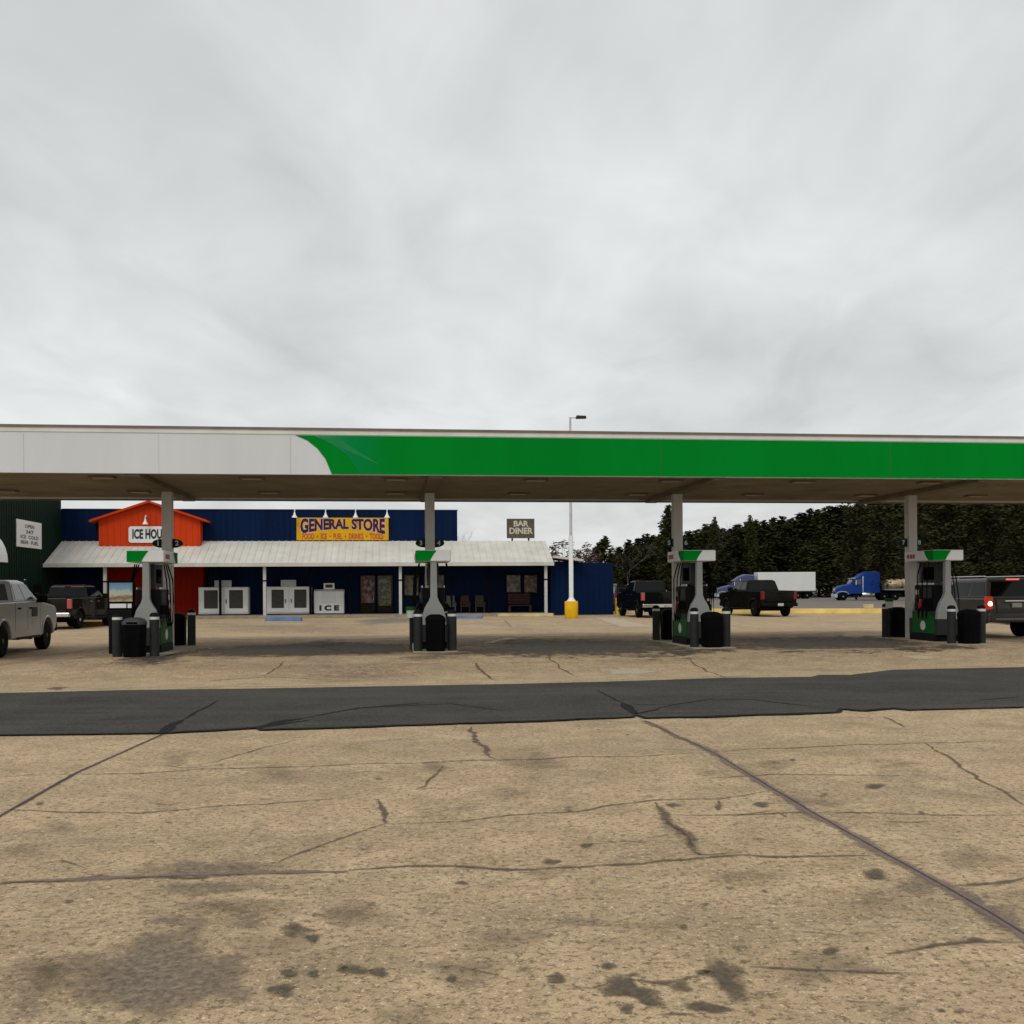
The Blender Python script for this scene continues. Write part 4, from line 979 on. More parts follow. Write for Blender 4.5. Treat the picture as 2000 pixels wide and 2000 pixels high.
# white slab beside second freezer
# chairs and bench on the porch
def chair(u, lab, m, kind):
    ly = WL - 1.0; x = LX(u, 1180, ly)[0]
    t = thing('porch_chair', lab, 'chair', world_of(x, ly, .15), ANG, 'chairs on the porch')
    mb = MB(); mb.box(-.30, .30, -.05, .5, .40, .46); mb.build('seat', m, t, bevel=.02)
    mb = MB(); mb.add([(-.30, .44, .47), (.30, .44, .47), (.26, .62, 1.12), (-.26, .62, 1.12), (-.30, .49, .47), (.30, .49, .47), (.26, .67, 1.12), (-.26, .67, 1.12)], [(0, 1, 2, 3), (7, 6, 5, 4), (0, 4, 5, 1), (1, 5, 6, 2), (2, 6, 7, 3), (3, 7, 4, 0)]); mb.build('backrest', m, t, bevel=.03)
    for sx in (-1, 1):
        mb = MB(); mb.box(sx * .30 - .03, sx * .30 + .03, -.05, .5, .64, .69); mb.box(sx * .30 - .025, sx * .30 + .025, -.03, .02, .461, .64); mb.build('armrest', m, t)
        for y in (0, .45):
            mb = MB(); mb.box(sx * .27 - .025, sx * .27 + .025, y - .025, y + .025, 0, .40); mb.build('leg', m, t)
    return t
chair(881, 'grey porch chair, leftmost of the three against the navy wall', M.greyfab, 0)
chair(909, 'reddish brown porch chair in the middle of the three', M.wood, 1)
chair(938, 'tan porch chair, rightmost of the three against the navy wall', M.tanfab, 2)
ly = WL - .95; x0 = LX(994, 1180, ly)[0]; x1 = LX(1038, 1180, ly)[0]; w = x1 - x0
t = thing('porch_bench', 'worn reddish wooden bench below the right-hand windows', 'bench', world_of((x0 + x1) / 2, ly, .15), ANG)
mb = MB(); mb.box(-w / 2, w / 2, 0, .55, .42, .49); mb.build('seat', M.wood, t, bevel=.02)
mb = MB()
for q in range(4): mb.box(-w / 2, w / 2, .52 + .02 * q, .57 + .02 * q, .56 + .17 * q, .71 + .17 * q)
mb.build('backrest', M.wood, t, bevel=.01)
for sx in (-1, 1):
    for y in (.04, .5):
        mb = MB(); mb.box(sx * (w / 2 - .06) - .04, sx * (w / 2 - .06) + .04, y - .04, y + .04, 0, .42); mb.build('leg', M.tanfab, t)
# ------- green building on the far left, its right wall running back to the store
gxr = xl - .02
gw = thing('green_building', 'dark green metal building at the left edge with a white notice', 'building', (STORE0[0], STORE0[1], 0), ANG)
mb = MB(); mb.box(gxr - 14, gxr, -16, WL - .05, 0, 8.2)
k = -15.8
while k < WL - .2: mb.box(gxr, gxr + .025, k, k + .05, 0, 8.1); k += .36
mb.build('wall', M.green_wall, gw)
mb = MB(); mb.box(gxr - 14.1, gxr + .12, -16.1, WL - .05, 8.2, 8.35); mb.build('roof_edge', M.green_wall, gw)
def on_side(u, v):                               # point on that side wall
    dx, dz = ray(u, v); ox, oy = STORE0[0] + gxr * EX[0], STORE0[1] + gxr * EX[1]
    s = (ox - dx * oy) / (dx * EY[1] - EY[0]); tt = oy + s * EY[1]; return s, CAM_H + dz * tt
s0, zz1 = on_side(30, 1013); s1, zz0 = on_side(79, 1071); zz0b = on_side(30, 1067)[1]
sd, _ = on_side(72, 1150)
mb = MB(); mb.box(gxr + .026, gxr + .06, sd - .6, sd + .6, 0, 2.1); mb.build('side_door', M.matblack, gw)
zz0 = min(zz0, zz0b); 
ns_ = thing('open_notice', 'white notice board with black lettering on the dark green wall', 'sign', world_of(gxr + .03, (s0 + s1) / 2, (zz0 + zz1) / 2), ANG)
mb = MB(); mb.box(0, .04, -(s1 - s0) / 2, (s1 - s0) / 2, -(zz1 - zz0) / 2, (zz1 - zz0) / 2); mb.build('board', M.white, ns_)
for q, (txt, zf, wf) in enumerate((('OPEN', .28, .42), ('24/7', .08, .34), ('ICE  COLD', -.12, .8), ('BEER  FUEL', -.32, .8))):
    tm = text_mb(txt, .27, .006, width=(s1 - s0) * wf * .9); tm.v = [(.046 - y, x, z + zf * (zz1 - zz0)) for x, y, z in tm.v]; tm.build('lettering', M.letblack, ns_)
# curved awning on the side wall
sa = on_side(-19, 1070)[0]
aw2 = thing('white_awning', 'white curved porch awning at the left edge on the dark green building', 'awning', (STORE0[0], STORE0[1], 0), ANG)
zt4 = on_side(2, 1045)[1]; zb4 = on_side(14, 1101)[1]
arc = [(gxr + .03, zt4)] + [(gxr + .03 + .9 * math.sin(R(a)), zt4 - (zt4 - zb4) * (1 - math.cos(R(a)))) for a in range(15, 91, 15)]
mb = MB(); mb.prism(arc + [(gxr + .03, zb4)], 'y', sa - 9, sa - .2); mb.build('awning_cover', M.white, aw2)

# ------- parking blocks, kerbs, lamp post, yellow bollard
def block(u0, u1, v, lab, m, grp, w=.22, h=.14, name='wheel_stop'):
    a, b = G(u0, v), G(u1, v); d = b - a; L_ = d.length; c_ = (a + b) / 2
    mb = MB(); mb.prism([(-w / 2, 0), (w / 2, 0), (w / 2 * .7, h), (-w / 2 * .7, h)], 'x', -L_ / 2, L_ / 2)
    o = mb.build(name, m, None, bevel=.02); o.location = (c_.x, c_.y, gz(c_.x, c_.y)); o.rotation_euler = (0, 0, math.atan2(d.y, d.x)); return tag(o, lab, 'wheel stop' if name == 'wheel_stop' else 'kerb', grp)
block(519, 589, 1213, 'blue wheel stop in front of the middle ice freezer', M.bluekerb, 'wheel stops before the porch', .3, .22)
block(884, 942, 1208, 'blue wheel stop in front of the porch chairs', M.bluekerb, 'wheel stops before the porch', .3, .18)
block(973, 1081, 1204, 'faded yellow wheel stop in front of the bench', M.palekerb, 'wheel stops before the porch', .3, .18)
block(1224, 1249, 1198.5, 'pale yellow wheel stop under the black pickup beside the annex', M.palekerb, 'wheel stops before the porch', .3, .2)
block(160, 206, 1222, 'yellow wheel stop under the dark brown pickup', M.yellow, 'wheel stops before the porch', .3, .2)
block(1388, 1745, 1198.5, 'long yellow painted kerb at the edge of the truck lot', M.kerbyellow, None, .5, .32, 'yellow_kerb')
block(1745, 2300, 1198.5, 'yellow painted kerb continuing behind the rightmost pump', M.kerbyellow, None, .5, .32, 'yellow_kerb')
block(1686, 1706, 1187.5, 'short pale yellow block behind the long yellow kerb', M.palekerb, None, .5, .3, 'kerb_block')
lp = G(1116, 1208)
t = thing('lamp_post', 'tall white lamp post on a yellow concrete base beside the annex', 'lamp post', (lp.x, lp.y, 0), 0)
mb = MB(); mb.lathe([(.36, 0), (.37, .02), (.37, .93), (.34, .97)], 28); mb.build('base', M.yellow, t, smooth=40)
mb = MB(); mb.lathe([(.26, .97), (.15, 1.12), (.125, 1.2), (.125, 4.6), (.12, 4.62)], 20); mb.build('lower_pole', M.white, t, smooth=40)
ztop = P(1116, 815, lp.y).z
mb = MB(); mb.lathe([(.085, 4.62), (.06, ztop)], 14); mb.build('upper_pole', M.galv, t, smooth=40)
mb = MB(); mb.tube([(0, 0, ztop - .04), (.35, 0, ztop - .02)], .03, 8); mb.build('bracket', M.galv, t)
mb = MB(); mb.prism([(.3, ztop - .08), (.9, ztop - .07), (.88, ztop + .06), (.35, ztop + .09)], 'y', -.16, .16); mb.build('lamp_head', M.dgrey, t, bevel=.02)
yb = G(1204, 1200)
o = MB().lathe([(.11, 0), (.11, .95), (.09, 1.02), (.04, 1.06)], 18).build('yellow_bollard', M.yellow, None, smooth=40); o.location = yb; tag(o, 'short yellow bollard at the right corner of the navy annex', 'bollard')

# ------------------------------------------------------------------ vehicles (local +y is forward)
def wheel(root, x, y, r, w, rimm, n=26):
    s = 1 if x > 0 else -1
    mb = MB(); mb.lathe([(r * .62, -w * .42), (r * .9, -w * .5), (r * .985, -w * .4), (r, -w * .2), (r, w * .2), (r * .985, w * .4), (r * .9, w * .5), (r * .62, w * .42)], n, (0, 0, 0), 'x')
    t = mb.build('wheel', M.tyre, root, smooth=50); t.location = (x, y, r)
    mb = MB(); a = s * w * .36
    mb.lathe([(r * .62, -w * .40 * 1), (r * .62, a * 1.0)] if s > 0 else [(r * .62, w * .4), (r * .62, a)], n, axis='x')
    for k in range(6):
        an = 2 * math.pi * k / 6
        mb.add([(a + s * .012, math.cos(an + d) * rr_, math.sin(an + d) * rr_) for d, rr_ in ((-.35, r * .14), (.35, r * .14), (.16, r * .6), (-.16, r * .6))], [(0, 1, 2, 3) if s > 0 else (3, 2, 1, 0)])
    mb.lathe([(r * .18, a), (r * .18, a + s * .03), (r * .05, a + s * .04)], 12, axis='x')
    mb.build('rim', rimm, t, smooth=40)
def arch_pts(cy, cz, r, a0=180, a1=0, n=9):
    return [(cy + r * math.cos(R(a0 + (a1 - a0) * k / (n - 1))), cz + r * math.sin(R(a0 + (a1 - a0) * k / (n - 1)))) for k in range(n)]
def greenhouse(root, zb_, zt_, yb0, yb1, yt0, yt1, hb, ht, body, glass, sides, rear=True, front=True):
    """cab or glasshouse: bottom rectangle to roof rectangle, windows laid on its faces"""
    mb = MB()
    ring = lambda y0, y1, h, z: [(-h, y0, z), (h, y0, z), (h, y1, z), (-h, y1, z)]
    mb.loft([ring(yb0, yb1, hb, zb_), ring(yt0, yt1, ht, zt_), ring(yt0 + .12, yt1 - .18, ht - .12, zt_ + .05)])
    mb.build('cab', body, root, bevel=.05, seg=3)
    def q(s_, t_, side):                        # s along (0 rear..1 front), t up
        y = (yb0 + (yb1 - yb0) * s_) * (1 - t_) + (yt0 + (yt1 - yt0) * s_) * t_
        x = hb * (1 - t_) + ht * t_
        return Vector((side * (x + .008), y, zb_ + (zt_ - zb_) * t_))
    for side in (-1, 1):
        for a, b, ta, tb in sides:
            p = [q(a[0], ta, side), q(b[0], ta, side), q(b[1], tb, side), q(a[1], tb, side)]
            inner = [Vector((v.x - side * .02, v.y, v.z)) for v in p]
            mb = MB(); mb.loft([inner, p] if side < 0 else [inner[::-1], p[::-1]]); mb.build('side_window', glass, root)
    def face(y_b, y_t, d, name):
        def r_(f, t_):
            return Vector((f * (hb * (1 - t_) + ht * t_), y_b * (1 - t_) + y_t * t_ + d * .008, zb_ + (zt_ - zb_) * t_))
        p = [r_(-.86, .12), r_(.86, .12), r_(.84, .90), r_(-.84, .90)]; inner = [v - Vector((0, d * .02, 0)) for v in p]
        mb = MB(); mb.loft([inner, p] if d < 0 else [inner[::-1], p[::-1]]); mb.build(name, glass, root)
    if rear: face(yb0, yt0, -1, 'rear_window')
    if front: face(yb1, yt1, 1, 'windscreen')
def pickup(label, paint, loc, rz, rimm=M.rim, scale=1.0, glass=M.glass, tail=M.tail, chrome=True, hd=False, tubes=False):
    t = thing('pickup_truck', label, 'pickup truck', loc, rz, 'pickup trucks around the forecourt'); t.scale = (scale,) * 3
    yf, yr, r = (2.0, -1.80, .41)
    side = [(-2.90, .70)] + arch_pts(yr, .42, .53) + arch_pts(yf, .42, .53) + [(2.88, .62), (2.98, .85), (2.95, 1.15), (2.78, 1.25), (1.40, 1.40), (-.85, 1.40), (-2.90, 1.38)]
    mb = MB()
    for s in (-1, 1): mb.prism(side, 'x', s * .68, s * .99)
    mb.prism([(-2.84, .62), (2.85, .55), (2.95, .85), (2.93, 1.17), (2.76, 1.30), (1.45, 1.43), (-.85, 1.40), (-.85, .92), (-2.84, .92)], 'x', -.679, .679)
    mb.build('body', paint, t, bevel=.035, seg=3)
    mb = MB(); mb.box(-.62, .62, -2.7, 2.5, .38, .56); mb.box(-.55, .55, yr - .1, yr + .1, .30, .44); mb.box(-.55, .55, yf - .1, yf + .1, .30, .44); mb.build('chassis', M.matblack, t)
    greenhouse(t, 1.38, 1.93, -.85, 1.42, -.68, .50, .95, .79, paint, glass,
               [((.07, .06), (.42, .45), .14, .88), ((.46, .50), (.90, .96), .14, .88)])
    mb = MB(); mb.box(-.80, .80, -2.955, -2.845, .80, 1.385); tg = mb.build('tailgate', paint, t, bevel=.02)
    mb = MB(); mb.box(-.14, .14, -2.968, -2.957, 1.20, 1.28); mb.build('handle', M.matblack, tg)
    for s in (-1, 1):
        mb = MB(); mb.box(s * .81, s * 1.0, -2.94, -2.78, .92, 1.34); mb.build('tail_lamp', tail, t, bevel=.02)
        mb = MB(); mb.box(s * .62, s * .97, 2.80, 3.0, .92, 1.16); mb.build('headlamp', M.lens, t, bevel=.03)
        mb = MB(); mb.box(s * .98, s * 1.27, .98, 1.10, 1.36, 1.66 if hd else 1.58); mb.box(s * .95, s * 1.0, 1.0, 1.08, 1.36, 1.42); mb.build('mirror', M.black, t, bevel=.025)
        for y in (-.55, .42):
            mb = MB(); mb.box(s * .991, s * 1.012, y - .11, y + .11, 1.20, 1.245); mb.build('door_handle', M.matblack if not chrome else M.chrome, t)
        mb = MB()
        for y in (-.86, .18, 1.30): mb.box(s * .988, s * .9925, y - .006, y + .006, .62, 1.36)
        mb.build('door_seam', M.matblack, t)
        mb = MB(); mb.box(s * .84, s * 1.04, -.8, 1.2, .40, .46); mb.build('running_board', M.black, t)
        # wheel arch lips
        for cy in (yr, yf):
            pts = arch_pts(cy, .42, .54, 175, 5, 13); mb = MB(); mb.tube([(s * .985, y, z) for y, z in pts], .035, 6); mb.build('arch_trim', paint, t)
        for y in (yr, yf): wheel(t, s * .85, y, r, .27, rimm)
    mb = MB(); mb.box(-.97, .97, -3.10, -2.92, .56, .74); bp = mb.build('rear_bumper', M.chrome if chrome else M.black, t, bevel=.03)
    mb = MB(); mb.box(-.16, .16, -3.112, -3.102, .58, .72); mb.build('number_plate', M.plate, bp)
    mb = MB(); mb.box(-.98, .98, 2.90, 3.08, .50, .74); mb.build('front_bumper', M.chrome if chrome else M.black, t, bevel=.04)
    mb = MB(); mb.box(-.60, .60, 2.90, 3.0, .80, 1.20); mb.build('grille', M.matblack if not chrome else M.chrome, t, bevel=.03)
    mb = MB(); mb.box(-.13, .13, -.715, -.66, 1.90, 1.935); mb.build('high_brake_lamp', M.tail, t)
    return t
def suv(label, paint, loc, rz, scale=1.0, lit=True, glass=M.glass):
    t = thing('suv', label, 'suv', loc, rz); t.scale = (scale,) * 3
    yf, yr, r = 1.62, -1.45, .40
    side = [(-2.50, .55)] + arch_pts(yr, .41, .50) + arch_pts(yf, .41, .50) + [(2.45, .5), (2.56, .8), (2.5, 1.05), (2.3, 1.16), (1.25, 1.28), (-2.50, 1.28), (-2.60, .95), (-2.58, .65)]
    mb = MB()
    for s in (-1, 1): mb.prism(side, 'x', s * .68, s * .99)
    mb.prism([(-2.48, .50), (2.42, .45), (2.54, .8), (2.48, 1.08), (2.28, 1.20), (1.25, 1.30), (-2.48, 1.28), (-2.58, .95), (-2.55, .6)], 'x', -.679, .679)
    mb.build('body', paint, t, bevel=.06, seg=3)
    greenhouse(t, 1.26, 1.86, -2.48, 1.30, -2.28, .42, .95, .80, paint, glass,
               [((.03, .04), (.27, .28), .14, .86), ((.30, .31), (.62, .66), .14, .86), ((.65, .69), (.93, .97), .14, .86)])
    for s in (-1, 1):
        mb = MB(); mb.box(s * .80, s * 1.0, -2.60, -2.42, .90, 1.33); l = mb.build('tail_lamp', M.taillit if lit else M.tail, t, bevel=.03)
        if lit: MB().lathe([(.02, 0), (.075, .03), (.085, .08), (.06, .14), (.02, .17)], 14, (s * .90, -2.565, 1.02)).build('bulb', M.bulb, l, smooth=60)
        mb = MB(); mb.box(s * .62, s * .96, 2.30, 2.52, .85, 1.08); mb.build('headlamp', M.lens, t, bevel=.03)
        mb = MB(); mb.box(s * .97, s * 1.2, .88, 1.0, 1.26, 1.44); mb.build('mirror', paint, t, bevel=.03)
        mb = MB(); mb.tube([(s * .70, -2.0, 1.97), (s * .70, .2, 1.97)], .022, 6); mb.build('roof_rail', M.chrome, t)
        for y in (-.75, .35):
            mb = MB(); mb.box(s * .991, s * 1.012, y - .12, y + .12, 1.06, 1.10); mb.build('door_handle', M.chrome, t)
        mb = MB()
        for y in (-1.0, .05, 1.1): mb.box(s * .988, s * .9925, y - .006, y + .006, .55, 1.24)
        mb.build('door_seam', M.matblack, t)
        mb = MB(); mb.box(s * .86, s * 1.04, -.85, 1.05, .36, .42); mb.build('running_board', M.chrome, t)
        for y in (yr, yf): wheel(t, s * .85, y, r, .27, M.rim)
    mb = MB(); mb.box(-.78, .78, -2.36, -2.22, 1.845, 1.90); mb.build('spoiler', paint, t)
    mb = MB(); mb.box(-.22, .22, -2.385, -2.355, 1.845, 1.895); mb.build('high_brake_lamp', M.brakelit if lit else M.tail, t)
    mb = MB(); mb.box(-.98, .98, -2.74, -2.55, .52, .80); bp = mb.build('rear_bumper', paint, t, bevel=.05); 
    mb = MB(); mb.box(-.80, .80, -2.752, -2.741, .60, .64); mb.build('bumper_strip', M.grey, bp)
    mb = MB(); mb.box(-.16, .16, -2.612, -2.58, .98, 1.12); mb.build('number_plate', M.plate, t)
    mb = MB(); mb.box(-.40, .40, -2.615, -2.585, 1.17, 1.205); mb.build('tailgate_trim', M.chrome, t)
    return t
def place(local, world, rz, scale=1.0):
    c_, s_ = math.cos(rz), math.sin(rz)
    x = world[0] - scale * (local[0] * c_ - local[1] * s_); y = world[1] - scale * (local[0] * s_ + local[1] * c_)
    return (x, y, gz(x, y))
rz = R(9); wp = G(83, 1268)
wt = pickup('silver white pickup at the left edge with a dark green door sign', M.wtruck, place((.85, 2.0), wp, rz), rz, M.rimdark, glass=M.glass_grey, chrome=False)
mb = MB(); mb.box(.993, 1.004, .52, 1.02, .98, 1.24); mb.build('door_sign', M.signgreen, wt)
tm = text_mb('FLEET', .12, .003, width=.55); tm.v = [(.996 - y, x + .77, z + .88) for x, y, z in tm.v]
mb = MB()
for q in range(3): mb.box(.993, .998, .50, 1.05 - .1 * q, .90 - .06 * q, .925 - .06 * q)
mb.build('door_lettering', M.grey, wt)
rz = R(2.5); bp_ = pickup('dark brown pickup with pale rims parked by the green building', M.btruck, place((.95, -1.80), G(156, 1228), rz), rz, M.rimtan, tail=M.tailpink, chrome=True)
rz = R(7); pickup('black pickup with chrome bumper parked beside the navy annex', M.ktruck, place((0, -3.0), (P(1288, 1150, 57)[0], 57, 0), rz), rz, tail=M.tailpink, scale=1.06)
rz = R(10); pickup('dusty black pickup with black bumper near the yellow kerb', M.mudtruck, place((0, -3.0), (P(1520, 1150, 58)[0], 58, 0), rz), rz, M.rimdark, chrome=False, scale=1.07)
rz = R(6.7); suv('grey suv with lit tail lamps at the right edge beside the pump', M.suv, place((-.97, -2.6), P(1930, 1180, 32.3), rz), rz)
rz = R(24); suv('dark suv mostly hidden behind the silver white pickup', M.ktruck, place((0, -2.6), P(8, 1168, 44), rz, 1.12), rz, 1.12, lit=False)
rz = R(8); suv('small dark car with a red tail lamp beyond the annex corner', M.ktruck, place((-.9, -2.6), (P(1203, 1150, 74)[0], 74, 0), rz), rz, lit=False)
# trucks with trailers, facing left: local +y forward, turned 90 degrees
def semi(label, loc, rz, paint, trailer):
    t = thing('semi_truck', label, 'semi truck', loc, rz, 'semi trucks parked before the trees')
    mb = MB()                                                            # hood and bumper
    sec = lambda y, w, z0, z1: [(-w, y, z0), (w, y, z0), (w * .96, y, z1 - .12), (w * .7, y, z1), (-w * .7, y, z1), (-w * .96, y, z1 - .12)]
    mb.loft([sec(1.15, 1.05, .75, 2.08), sec(2.2, 1.0, .70, 1.85), sec(2.75, .92, .70, 1.65), sec(2.9, .85, .75, 1.50)]); mb.build('hood', paint, t, smooth=30)
    mb = MB(); mb.loft([sec(-.15, 1.15, .85, 2.75), sec(.75, 1.12, .85, 2.72), sec(1.15, 1.08, .85, 2.10)]); mb.build('cab', paint, t, smooth=30)
    mb = MB(); mb.loft([sec(-2.35, 1.22, .95, 3.55), sec(-1.0, 1.22, .95, 3.62), sec(-.25, 1.18, .95, 3.35), sec(.55, 1.05, 2.6, 2.80)]); mb.build('sleeper', paint, t, smooth=30)
    mb = MB()
    for s in (-1, 1):
        mb.add([(s * 1.155, -.05, 2.02), (s * 1.14, .62, 2.02), (s * 1.10, .55, 2.62), (s * 1.12, -.05, 2.62)], [(0, 1, 2, 3) if s > 0 else (3, 2, 1, 0)])
    mb.add([(-.95, 1.165, 2.08), (.95, 1.165, 2.08), (.93, .80, 2.68), (-.93, .80, 2.68)], [(3, 2, 1, 0)]); mb.build('cab_glass', M.glass_grey, t)
    mb = MB(); mb.box(-1.08, 1.08, .55, .62, 2.74, 2.80); mb.box(-1.0, 1.0, .62, 1.0, 2.72, 2.77); mb.build('sun_visor', M.chrome, t)
    mb = MB(); mb.box(-1.15, 1.15, 2.78, 3.05, .35, .80); mb.build('front_bumper', M.semipale, t, bevel=.06)
    mb = MB(); mb.box(-.55, .55, 2.86, 2.96, .85, 1.5); mb.build('grille', M.chrome, t)
    for s in (-1, 1):
        mb = MB(); mb.loft([sec_ for sec_ in [[(s * 1.0, y, z), (s * 1.22, y, z), (s * 1.22, y, z + .08), (s * 1.0, y, z + .08)] for y, z in ((2.95, .75), (2.7, 1.02), (2.2, 1.10), (1.65, 1.0), (1.45, .75))]]); mb.build('fender', M.semipale, t)
        mb = MB(); mb.lathe([(.30, -.75), (.33, -.7), (.33, .7), (.30, .75)], 16, (0, 0, 0), 'x'); mb.v = [(y + s * .95, x - .95, z + .72) for x, y, z in mb.v]; mb.build('fuel_tank', M.chrome, t, smooth=40)
        mb = MB(); mb.tube([(s * 1.12, -.3, 1.0), (s * 1.12, -.3, 3.0)], .07, 10); mb.build('exhaust_stack', M.chrome, t)
        mb = MB(); mb.box(s * 1.2, s * 1.42, .55, .65, 1.95, 2.5); mb.build('mirror', M.chrome, t)
        wheel(t, s * 1.02, 2.1, .50, .28, M.rim)
        for y in (-2.9, -4.2): wheel(t, s * .98, y, .50, .50, M.rim)
    mb = MB(); mb.box(-.45, .45, -4.9, 2.6, .62, .90); mb.build('chassis', M.matblack, t)
    if trailer == 'box':
        mb = MB(); mb.box(-1.28, 1.28, -11.2, -2.85, 1.15, 3.9); b = mb.build('trailer_box', M.trailer, t, bevel=.05)
        mb = MB(); mb.box(-1.30, 1.30, -11.22, -2.83, 1.0, 1.145); mb.build('trailer_rail', M.dgrey, t)
        ye = -11.2
    else:
        mb = MB(); mb.box(-1.28, 1.28, -16.0, -2.9, 1.25, 1.45); mb.box(-1.28, 1.28, -3.0, -2.9, 1.45, 2.1); mb.build('flatbed_deck', M.grey, t)
        mb = MB(); mb.box(-.5, .5, -16.0, -3.2, .85, 1.245); mb.build('flatbed_frame', M.matblack, t)
        ye = -16.0
    for s in (-1, 1):
        for y in (ye + 1.2, ye + 2.5): wheel(t, s * .95, y, .50, .50, M.rim)
    mb = MB(); mb.box(-.8, -.6, ye + 6.5, ye + 6.7, .1, 1.1); mb.box(.6, .8, ye + 6.5, ye + 6.7, .1, 1.1); mb.build('landing_leg', M.matblack, t)
    return t
Yt = 128.0; px_ = P(1629, 1150, Yt)
s2 = semi('blue semi truck hauling tan bundles on a flatbed', (px_.x + 3.0, Yt, 0), R(86), M.semiblue, 'flat')
Yb = 150.0; pb = P(1588, 1150, Yb)
semi('slate blue semi truck with a plain white box trailer behind the dusty black pickup', (pb.x - 11.2, Yb, 0), R(90), mat('pale_blue_truck_paint', (0.025, 0.045, 0.14), .4, var=.2, coat=.3), 'box')
# load on the flatbed: separate tarped bundles
cdir = (math.cos(R(86 + 90)), math.sin(R(86 + 90)))
for k, yy in enumerate((-4.3, -6.15, -8.0, -9.85, -11.7)):
    mb = MB(); rings = []
    for q in range(9):
        f = q / 8; L_ = -.9 + 1.8 * f; rr_ = 1.0 if 0 < q < 8 else .72
        ring = []
        for a in range(14):
            an = 2 * math.pi * a / 14; wob = 1 + .10 * mnoise.noise(Vector((math.cos(an) * 1.5 + k * 7, math.sin(an) * 1.5, L_ * 1.3)))
            ring.append((1.12 * rr_ * wob * math.cos(an), L_, max(-.58, .62 * rr_ * wob * math.sin(an))))
        rings.append(ring)
    mb.loft(rings); o = mb.build('cargo_bundle', M.tanload, None, smooth=50)
    lx, ly_ = math.cos(R(86)), math.sin(R(86))
    o.location = (s2.location.x - math.sin(R(86)) * yy, s2.location.y + math.cos(R(86)) * yy, 1.45 + .585); o.rotation_euler = (0, 0, R(86))
    tag(o, ['tan cargo bundle right behind the blue cab', 'second tan cargo bundle behind the blue cab', 'third tan cargo bundle on the flatbed, beside the canopy column', 'fourth tan cargo bundle on the flatbed, right of the canopy column', 'rearmost tan cargo bundle on the flatbed'][k], 'cargo bundle', 'tan bundles on the flatbed')

# ------------------------------------------------------------------ trees
def clump(mb, c, r, rnd, n, flat=.7, m=0, sz=(.28, .6)):
    for _ in range(n):
        d = Vector((rnd.gauss(0, 1), rnd.gauss(0, 1), rnd.gauss(0, 1) * flat)); d *= r * (rnd.random() ** .5) / max(d.length, .01)
        p = c + d; a = rnd.uniform(0, 6.28); s_ = rnd.uniform(*sz)
        u = Vector((math.cos(a), math.sin(a), rnd.uniform(-.5, .5))).normalized(); w = Vector((-u.y * rnd.uniform(.3, 1), u.x * rnd.uniform(.3, 1), rnd.uniform(-1, 1))).normalized()
        w = (w - u * w.dot(u)).normalized()
        mb.add([p - u * s_, p - w * s_ * .42, p + u * s_, p + w * s_ * .42], [(0, 1, 2, 3)], m)
def pine_mesh(seed, h=14.0, full=1.0, base=.18):
    rnd = random.Random(seed); tb = MB(); tb.tube([(0, 0, -.2), (rnd.uniform(-.1, .1), 0, h * .45), (rnd.uniform(-.2, .2), rnd.uniform(-.2, .2), h * .97)], [.22, .15, .03], 7)
    cb = MB(); lv = 24
    for k in range(lv):
        f = k / (lv - 1); z = h * (base + (1 - base) * f)
        rad = full * (2.5 * (1 - f) ** .45 + .40) * rnd.uniform(.75, 1.15)
        for b in range(rnd.randint(5, 7) if f < .9 else 3):
            an = rnd.uniform(0, 6.28); L_ = rad * rnd.uniform(.6, 1.1)
            tip = Vector((math.cos(an) * L_, math.sin(an) * L_, z + L_ * rnd.uniform(-.05, .3)))
            if b < 3 and f < .9: tb.tube([(0, 0, z - .1), tip], [.05, .015], 4)
            clump(cb, tip * .95 + Vector((0, 0, 0)), .5 + .2 * rad, rnd, 15, sz=(.22, .48))
            clump(cb, Vector((tip.x * .5, tip.y * .5, (tip.z + z) / 2)), .5 + .14 * rad, rnd, 12, sz=(.22, .48))
    clump(cb, Vector((0, 0, h)), .3, rnd, 5, 1.6, sz=(.2, .4))
    return tb, cb
def bare_mesh(seed, h=11.0):
    rnd = random.Random(seed); tb = MB()
    def grow(p, d, L_, r_, lev):
        mid = p + d * L_ * .5 + Vector((rnd.gauss(0, .06), rnd.gauss(0, .06), 0)) * L_; q = p + d * L_
        tb.tube([p, mid, q], [r_ * .42, r_ * .36, r_ * .30], 5 if lev < 2 else 3, cap=False)
        if lev >= 5: return
        for k in range(3 if lev < 4 else 2):
            nd = (d + Vector((rnd.gauss(0, .5), rnd.gauss(0, .5), rnd.uniform(-.1, .35)))).normalized()
            grow(p.lerp(q, rnd.uniform(.55, 1.0)) if k else q, nd, L_ * rnd.uniform(.55, .8), r_ * .6, lev + 1)
    grow(Vector((0, 0, -.2)), Vector((0, 0, 1)), h * .32, .17, 0)
    return tb
def broad_mesh(seed, h=15.0):
    rnd = random.Random(seed); tb = MB(); cb = MB()
    tb.tube([(0, 0, -.2), (.1, 0, h * .3), (.2, .1, h * .6)], [.2, .15, .07], 8)
    for k in range(60):
        an = rnd.uniform(0, 6.28); f = rnd.random(); L_ = rnd.uniform(.8, 3.6) * (1 - .5 * f) ; z = h * (.10 + .87 * f)
        tip = Vector((math.cos(an) * L_, math.sin(an) * L_, z)); tb.tube([(.12, .05, z * .7), tip], [.07, .02], 4)
        clump(cb, tip, rnd.uniform(.9, 1.4), rnd, 46, .8, sz=(.18, .42))
    return tb, cb
